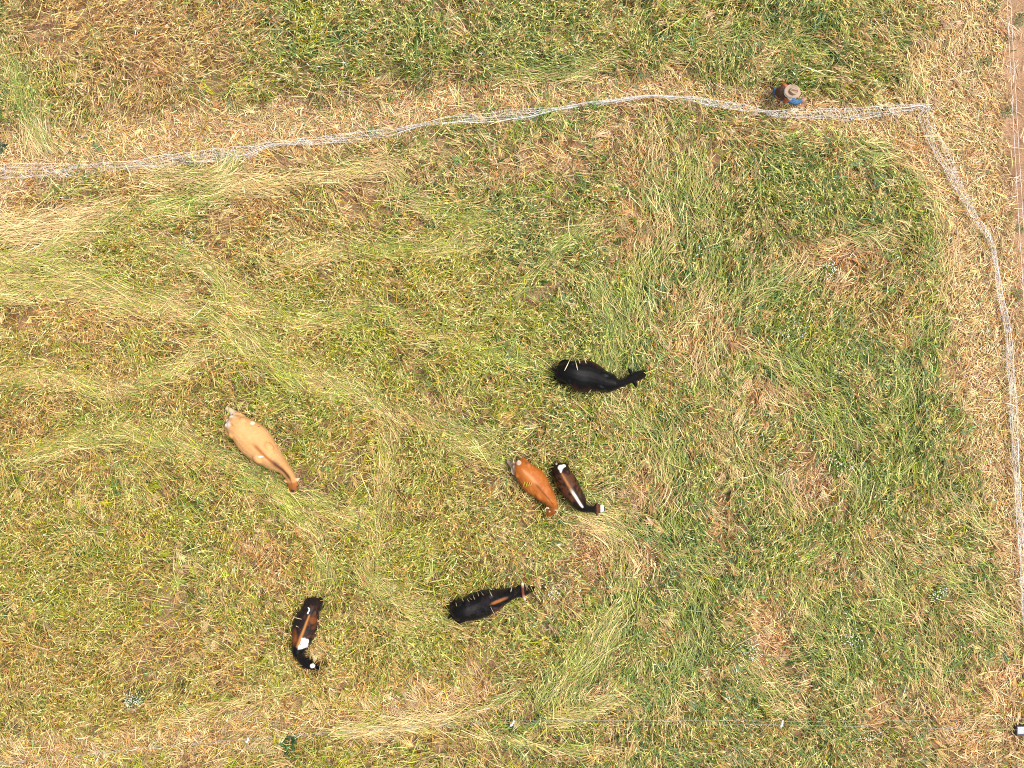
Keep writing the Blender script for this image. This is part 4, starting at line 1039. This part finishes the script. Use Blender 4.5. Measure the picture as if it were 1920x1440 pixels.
# 5 leafy weeds in clumps
def weeds():
    s = Strips()
    x, y = scatter(70000, lambda x, y: (.2+.8*samp(HOLE, x, y))*(.7+.8*samp(YG, x, y))*(1-.8*samp(O, x, y))*sstep(.46, .62, samp(CLUMP, x, y))*np.clip(samp(G, x, y)*1.5-.1, 0, 1)*(1-.8*samp(P, x, y))*np.where(x > 2.8, .55, 1)*(1-samp(SOIL, x, y)))
    n0 = len(x); nl = 9
    h = samp(H, x, y)*rng.uniform(.55, 1.05, n0)+.05; h *= clear(x, y, h)
    hue = sheet_green(x, y, n0)
    x = np.repeat(x, nl)+rng.normal(0, .05, n0*nl); y = np.repeat(y, nl)+rng.normal(0, .05, n0*nl); h = np.repeat(h, nl)*rng.uniform(.75, 1.08, n0*nl); n = len(x)
    phi = rng.uniform(0, 2*np.pi, n); L = rng.uniform(.03, .075, n)
    Pn, S = curves(x, y, h, phi, L, rng.uniform(0, .9, n), rng.uniform(-.6, .3, n), rng.normal(0, .3, n), 3)
    hw = np.outer(rng.uniform(.006, .012, n), [.35, 1, .1])
    C = vary(np.repeat(hue, nl, 0)*1.12, .28)
    s.add(Pn, hw, roll(S, Pn, rng.normal(0, .5, n)), np.repeat(C[:, None], 3, 1))
    o = s.build("weeds"); tag(o, "small leafy green weeds growing through the grass", "weeds", kind="stuff")
weeds()

# 6 stray flowers, too many and small to count
def dots(s, x, y, z, r, colr, n_pet=1):
    n = len(x)
    for k in range(2):
        a = rng.uniform(0, np.pi, n)+k*np.pi/2; t = rng.normal(0, .25, n)
        Pn = np.empty((n, 3, 3)); dx = np.cos(a)*r; dy = np.sin(a)*r
        for i, q in enumerate((-1, 0, 1)): Pn[:, i, 0] = x+dx*q; Pn[:, i, 1] = y+dy*q; Pn[:, i, 2] = z+t*r*q+.002*k
        S = np.zeros((n, 3, 3)); S[:, :, 0] = -np.sin(a)[:, None]; S[:, :, 1] = np.cos(a)[:, None]
        s.add(Pn, np.outer(r, [.35, .85, .35]), S, np.repeat(colr[:, None], 3, 1))
def wildflowers():
    s = Strips()
    X = []; Y = []; Cc = []
    for (cx, cy, sp, n, c) in [(1020,110,70,60,'w'),(1040,30,60,90,'y'),(960,90,80,30,'y'),(1550,510,14,26,'w'),(1300,470,14,10,'w'),(1480,615,16,16,'w'),(1560,695,10,12,'w'),(1740,770,16,12,'w'),(1575,785,8,10,'w'),
            (1410,803,8,10,'w'),(1400,1225,14,16,'w'),(1500,1135,10,10,'w'),(1590,1190,14,26,'w'),(1755,1110,8,16,'w'),(1650,1010,16,14,'w'),(1620,1380,20,26,'w'),(1700,1420,26,14,'w'),(1220,1095,26,22,'w'),(1030,1100,10,16,'w'),
            (365,458,12,18,'w'),(40,430,14,6,'w'),(1290,450,20,14,'w'),(1340,440,30,12,'w'),(200,1110,50,26,'y'),(260,1130,60,22,'y'),(490,1030,16,30,'o'),(760,380,8,12,'o'),(1530,90,60,26,'y'),(950,1330,18,14,'y'),(1640,560,30,10,'y')]:
        q = rng.normal(0, sp, (n, 2)); X.append(cx+q[:, 0]); Y.append(cy+q[:, 1]); Cc += [c]*n
    X = np.concatenate(X); Y = np.concatenate(Y); x = (X-960)*M_PX; y = (720-Y)*M_PX
    cm = {'w': (.78, .78, .76), 'y': (.62, .50, .02), 'o': (.66, .30, .01)}
    colr = np.array([cm[c] for c in Cc]); n = len(x)
    dots(s, x, y, samp(H, x, y)*.95+.12, rng.uniform(.008, .017, n), colr)
    o = s.build("wildflowers"); tag(o, "tiny white and yellow wildflowers sprinkled through the grass", "wildflowers", kind="stuff")
wildflowers()

# 7 plants of their own: clump of leaves on stems with small flowers
FLM = {}
def bush(name, label, cat, px, py, rad, h, leafcol, flcol, nfl, nleaf, leafL=.05, leafW=.012, group=None):
    c = W(px, py, 0); rt = empty(name, c); tag(rt, label, cat, group)
    s = Strips(); n = nleaf
    a = rng.uniform(0, 2*np.pi, n); rr = rad*np.sqrt(rng.random(n)); lob = 1+.28*np.sin(3*a+px)+.15*np.sin(5*a+py); rr = rr*lob
    x = c.x+np.cos(a)*rr; y = c.y+np.sin(a)*rr; z = h*(1-.55*(rr/(rad*1.3))**2)*rng.uniform(.5, 1.0, n)+.05
    Pn, S = curves(x, y, z, a+rng.normal(0, .9, n), rng.uniform(.6, 1.3, n)*leafL, rng.uniform(-.1, .9, n), rng.uniform(-.7, .2, n), rng.normal(0, .4, n), 4)
    s.add(Pn, np.outer(rng.uniform(.7, 1.2, n)*leafW, [.4, 1, .9, .1]), roll(S, Pn, rng.normal(0, .45, n)), np.repeat(vary(np.tile(np.array(leafcol), (n, 1)), .35, .12)[:, None], 4, 1))
    s.build("foliage", None, rt)
    st = Strips(); m = 14; a = rng.uniform(0, 2*np.pi, m)
    Pn, S = curves(np.full(m, c.x), np.full(m, c.y), np.full(m, .0), a, np.full(m, h*1.05+rad*.4), rng.uniform(.9, 1.5, m), rng.uniform(.4, 1.0, m), np.zeros(m), 5)
    st.add(Pn, np.full((m, 5), .004), S, np.repeat(vary(np.tile(np.array(leafcol)*.8, (m, 1)))[:, None], 5, 1)); st.build("stem", None, rt)
    if nfl:
        f = Strips(); a = rng.uniform(0, 2*np.pi, nfl); rr = rad*np.sqrt(rng.random(nfl))*(1+.28*np.sin(3*a+px))
        fx = c.x+np.cos(a)*rr; fy = c.y+np.sin(a)*rr; fz = h*(1-.4*(rr/(rad*1.3))**2)+.10+rng.uniform(0, .05, nfl); sz = rng.uniform(.008, .016, nfl)
        key = tuple(flcol)
        if key not in FLM:
            b2 = bmesh.new(); bmesh.ops.create_uvsphere(b2, u_segments=7, v_segments=4, radius=.012); bmesh.ops.scale(b2, vec=(1, 1, .5), verts=b2.verts)
            me = bpy.data.meshes.new("flower"); b2.to_mesh(me); b2.free(); me.materials.append(mat_plain("petal", flcol, .7, .1)); FLM[key] = me
        for k in range(min(nfl, 100)):
            o = bpy.data.objects.new("flower", FLM[key]); COL.objects.link(o); o.parent = rt
            o.location = (fx[k]-c.x, fy[k]-c.y, fz[k]); o.scale = [sz[k]/.012]*3
        if nfl > 100:
            dots(f, fx[100:], fy[100:], fz[100:], sz[100:], vary(np.tile(np.array(flcol), (nfl-100, 1)), .12, .04))
            tag(f.build("flowers", None, rt), kind="stuff")
YEL = (.62, .52, .02); WHT = (.74, .76, .74); GR = (.13, .20, .04); BG = (.16, .22, .06)
bush("flowering_weed", "broad yellow flowering weed in the crop above the netting, the largest yellow clump", "flowering weed", 592, 57, .62, .62, (.20, .25, .035), YEL, 330, 2600)
bush("flowering_weed", "greyish white flowering bushy weed low on the left, near the bottom wires", "flowering weed", 263, 1303, .26, .60, (.13, .18, .09), (.60, .64, .58), 100, 800, .04)
bush("flowering_weed", "white flowered green weed just ahead of the horned black cow's nose", "flowering weed", 1034, 1104, .24, .42, BG, WHT, 40, 420)
bush("flowering_weed", "white flowered weed to the right of the orange dead straw patch at mid right", "flowering weed", 1566, 867, .36, .36, GR, WHT, 44, 700)
bush("flowering_weed", "white flowered weed above the swept golden straw at upper right", "flowering weed", 1549, 513, .26, .30, GR, WHT, 34, 300)
bush("flowering_weed", "sparse white flowered weed in the left crop below the pale trampled band", "flowering weed", 366, 457, .28, .34, GR, WHT, 26, 320)
bush("flowering_weed", "white flowered weed left of the middle insulator post, low in the lower right grass", "flowering weed", 1398, 1222, .26, .30, GR, WHT, 26, 420)
bush("flowering_weed", "white flowered weed near the netting in the lower right grass", "flowering weed", 1757, 1110, .20, .30, BG, WHT, 30, 380)
bush("flowering_weed", "white flowered weed halfway between the cattle and the right netting, in dark green grass", "flowering weed", 1484, 622, .30, .34, BG, WHT, 24, 600)
bush("flowering_weed", "white flowered weed under the bottom wires near the grey box", "flowering weed", 1622, 1385, .34, .22, GR, WHT, 36, 520)
bush("flowering_weed", "white flowered weed amid green grass at bottom right, above the bottom wires", "flowering weed", 1588, 1190, .30, .30, GR, WHT, 30, 500)
bush("broadleaf_weed", "dark green broad leaved weed rooted under the bottom wires at left", "weed", 545, 1388, .17, .20, (.045, .10, .03), None, 0, 40, .14, .034)
bush("broadleaf_weed", "small dark green broad leaved weed just below the larger one at the bottom wires", "weed", 546, 1411, .13, .16, (.05, .11, .035), None, 0, 26, .12, .03)
bush("broadleaf_weed", "dark blue green weed in the pale straw beside the left netting", "weed", 6, 278, .10, .12, (.06, .10, .06), None, 0, 24, .10, .026)
bush("orange_weed", "small weed with orange flowers beside the flattened tan crop below the netting", "flowering weed", 763, 378, .13, .40, (.05, .10, .02), (.62, .30, .01), 16, 120, .07, .014)
# weeds at the soil edge
for i, (x, y, r, lab) in enumerate([(1858,18,.24,"green weed on the soil edge at the very top right"),(1912,32,.14,"small green weed on bare soil right of the wires, topmost"),(1905,45,.15,"low green weed on bare soil beside the wires, second from the top"),
        (1888,72,.14,"dark green weed under the left of the two wires near the top"),(1888,210,.20,"dark green weed left of the wires, level with the netting corner"),(1915,430,.16,"green weed at the right frame edge below the second wire"),(1905,555,.18,"green weed between netting and wire on the right"),(1842,118,.18,"grey green tuft in the pale straw at the upper right")]):
    bush("soil_weed", lab, "weed", x, y, r, .10, (.12, .17, .07), None, 0, int(420*r), .05, .009)

# 8 tall ears leaning over the backs of the two black cows and the orange one
def overhang():
    s = Strips()
    def stalk(p0, p1, ear, c=(.66, .56, .38), w=.006):
        """root pixel, tip pixel (z tip), in photo units"""
        a = W(*p0); b_ = W(*p1); n = 7; t = np.linspace(0, 1, n)
        P_ = np.array([[a.x+(b_.x-a.x)*q**1.6, a.y+(b_.y-a.y)*q**1.6, a.z+(b_.z-a.z)*(1-(1-q)**1.5)] for q in t])[None]
        T = np.gradient(P_, axis=1); S = np.cross(T, np.array([0, 0, 1.0])); S /= np.linalg.norm(S, axis=2, keepdims=True)+1e-9
        hw = np.full((1, n), .004)
        if ear: hw[0, -3:] = (.009, .013, .006)
        s.add(P_, hw, S, np.tile(np.array(c), (1, n, 1)))
    # horned black cow: ears along its upper flank
    for (x0, y0, x1, y1) in [(856,1126,857,1137),(866,1116,869,1127),(875,1119,880,1128),(879,1119,885,1124),(887,1112,890.5,1124),(896,1107,898,1118),(901,1108,907,1116),(916,1102,923,1118),(922,1101,927,1106),(936,1095,938,1103),(958,1092,956,1102),(962,1099,957.5,1110),(988,1095,989.5,1102)]:
        stalk((x0-1, y0-9, .25), (x1, y1, 1.34), True)
    stalk((905,1096,.3), (927,1152,1.36), False, w=.004); stalk((921,1157,.5), (928,1150,1.36), False)
    for (x0, y0, x1, y1) in [(1072,672,1058.5,695),(1074,674,1083,694),(1081,677,1087.5,681.5),(1090,672,1099,681.5)]:
        stalk((x0, y0-8, .3), (x1, y1, 1.40), True)
    stalk((1096,742,.4), (1108.5,730.5,1.30), True)
    for (x0, y0, x1, y1) in [(982,908,984.5,903),(986,910,989,904),(990,911,994,903),(993,911,997.5,904)]:
        stalk((x0-4, y0+10, .4), (x1, y1, 1.16), True, (.50, .48, .06))
    for (x0, y0, x1, y1) in [(548,1152,565.5,1161),(552,1164,559.5,1176),(600,1134,595,1142),(596,1196,589,1178)]:
        stalk((x0-2, y0-5, .3), (x1, y1, 1.12 if x0 < 590 else .95), True)
    o = s.build("leaning_ears"); tag(o, "pale cereal ears leaning over the backs of the cattle", "barley", kind="stuff")
overhang()
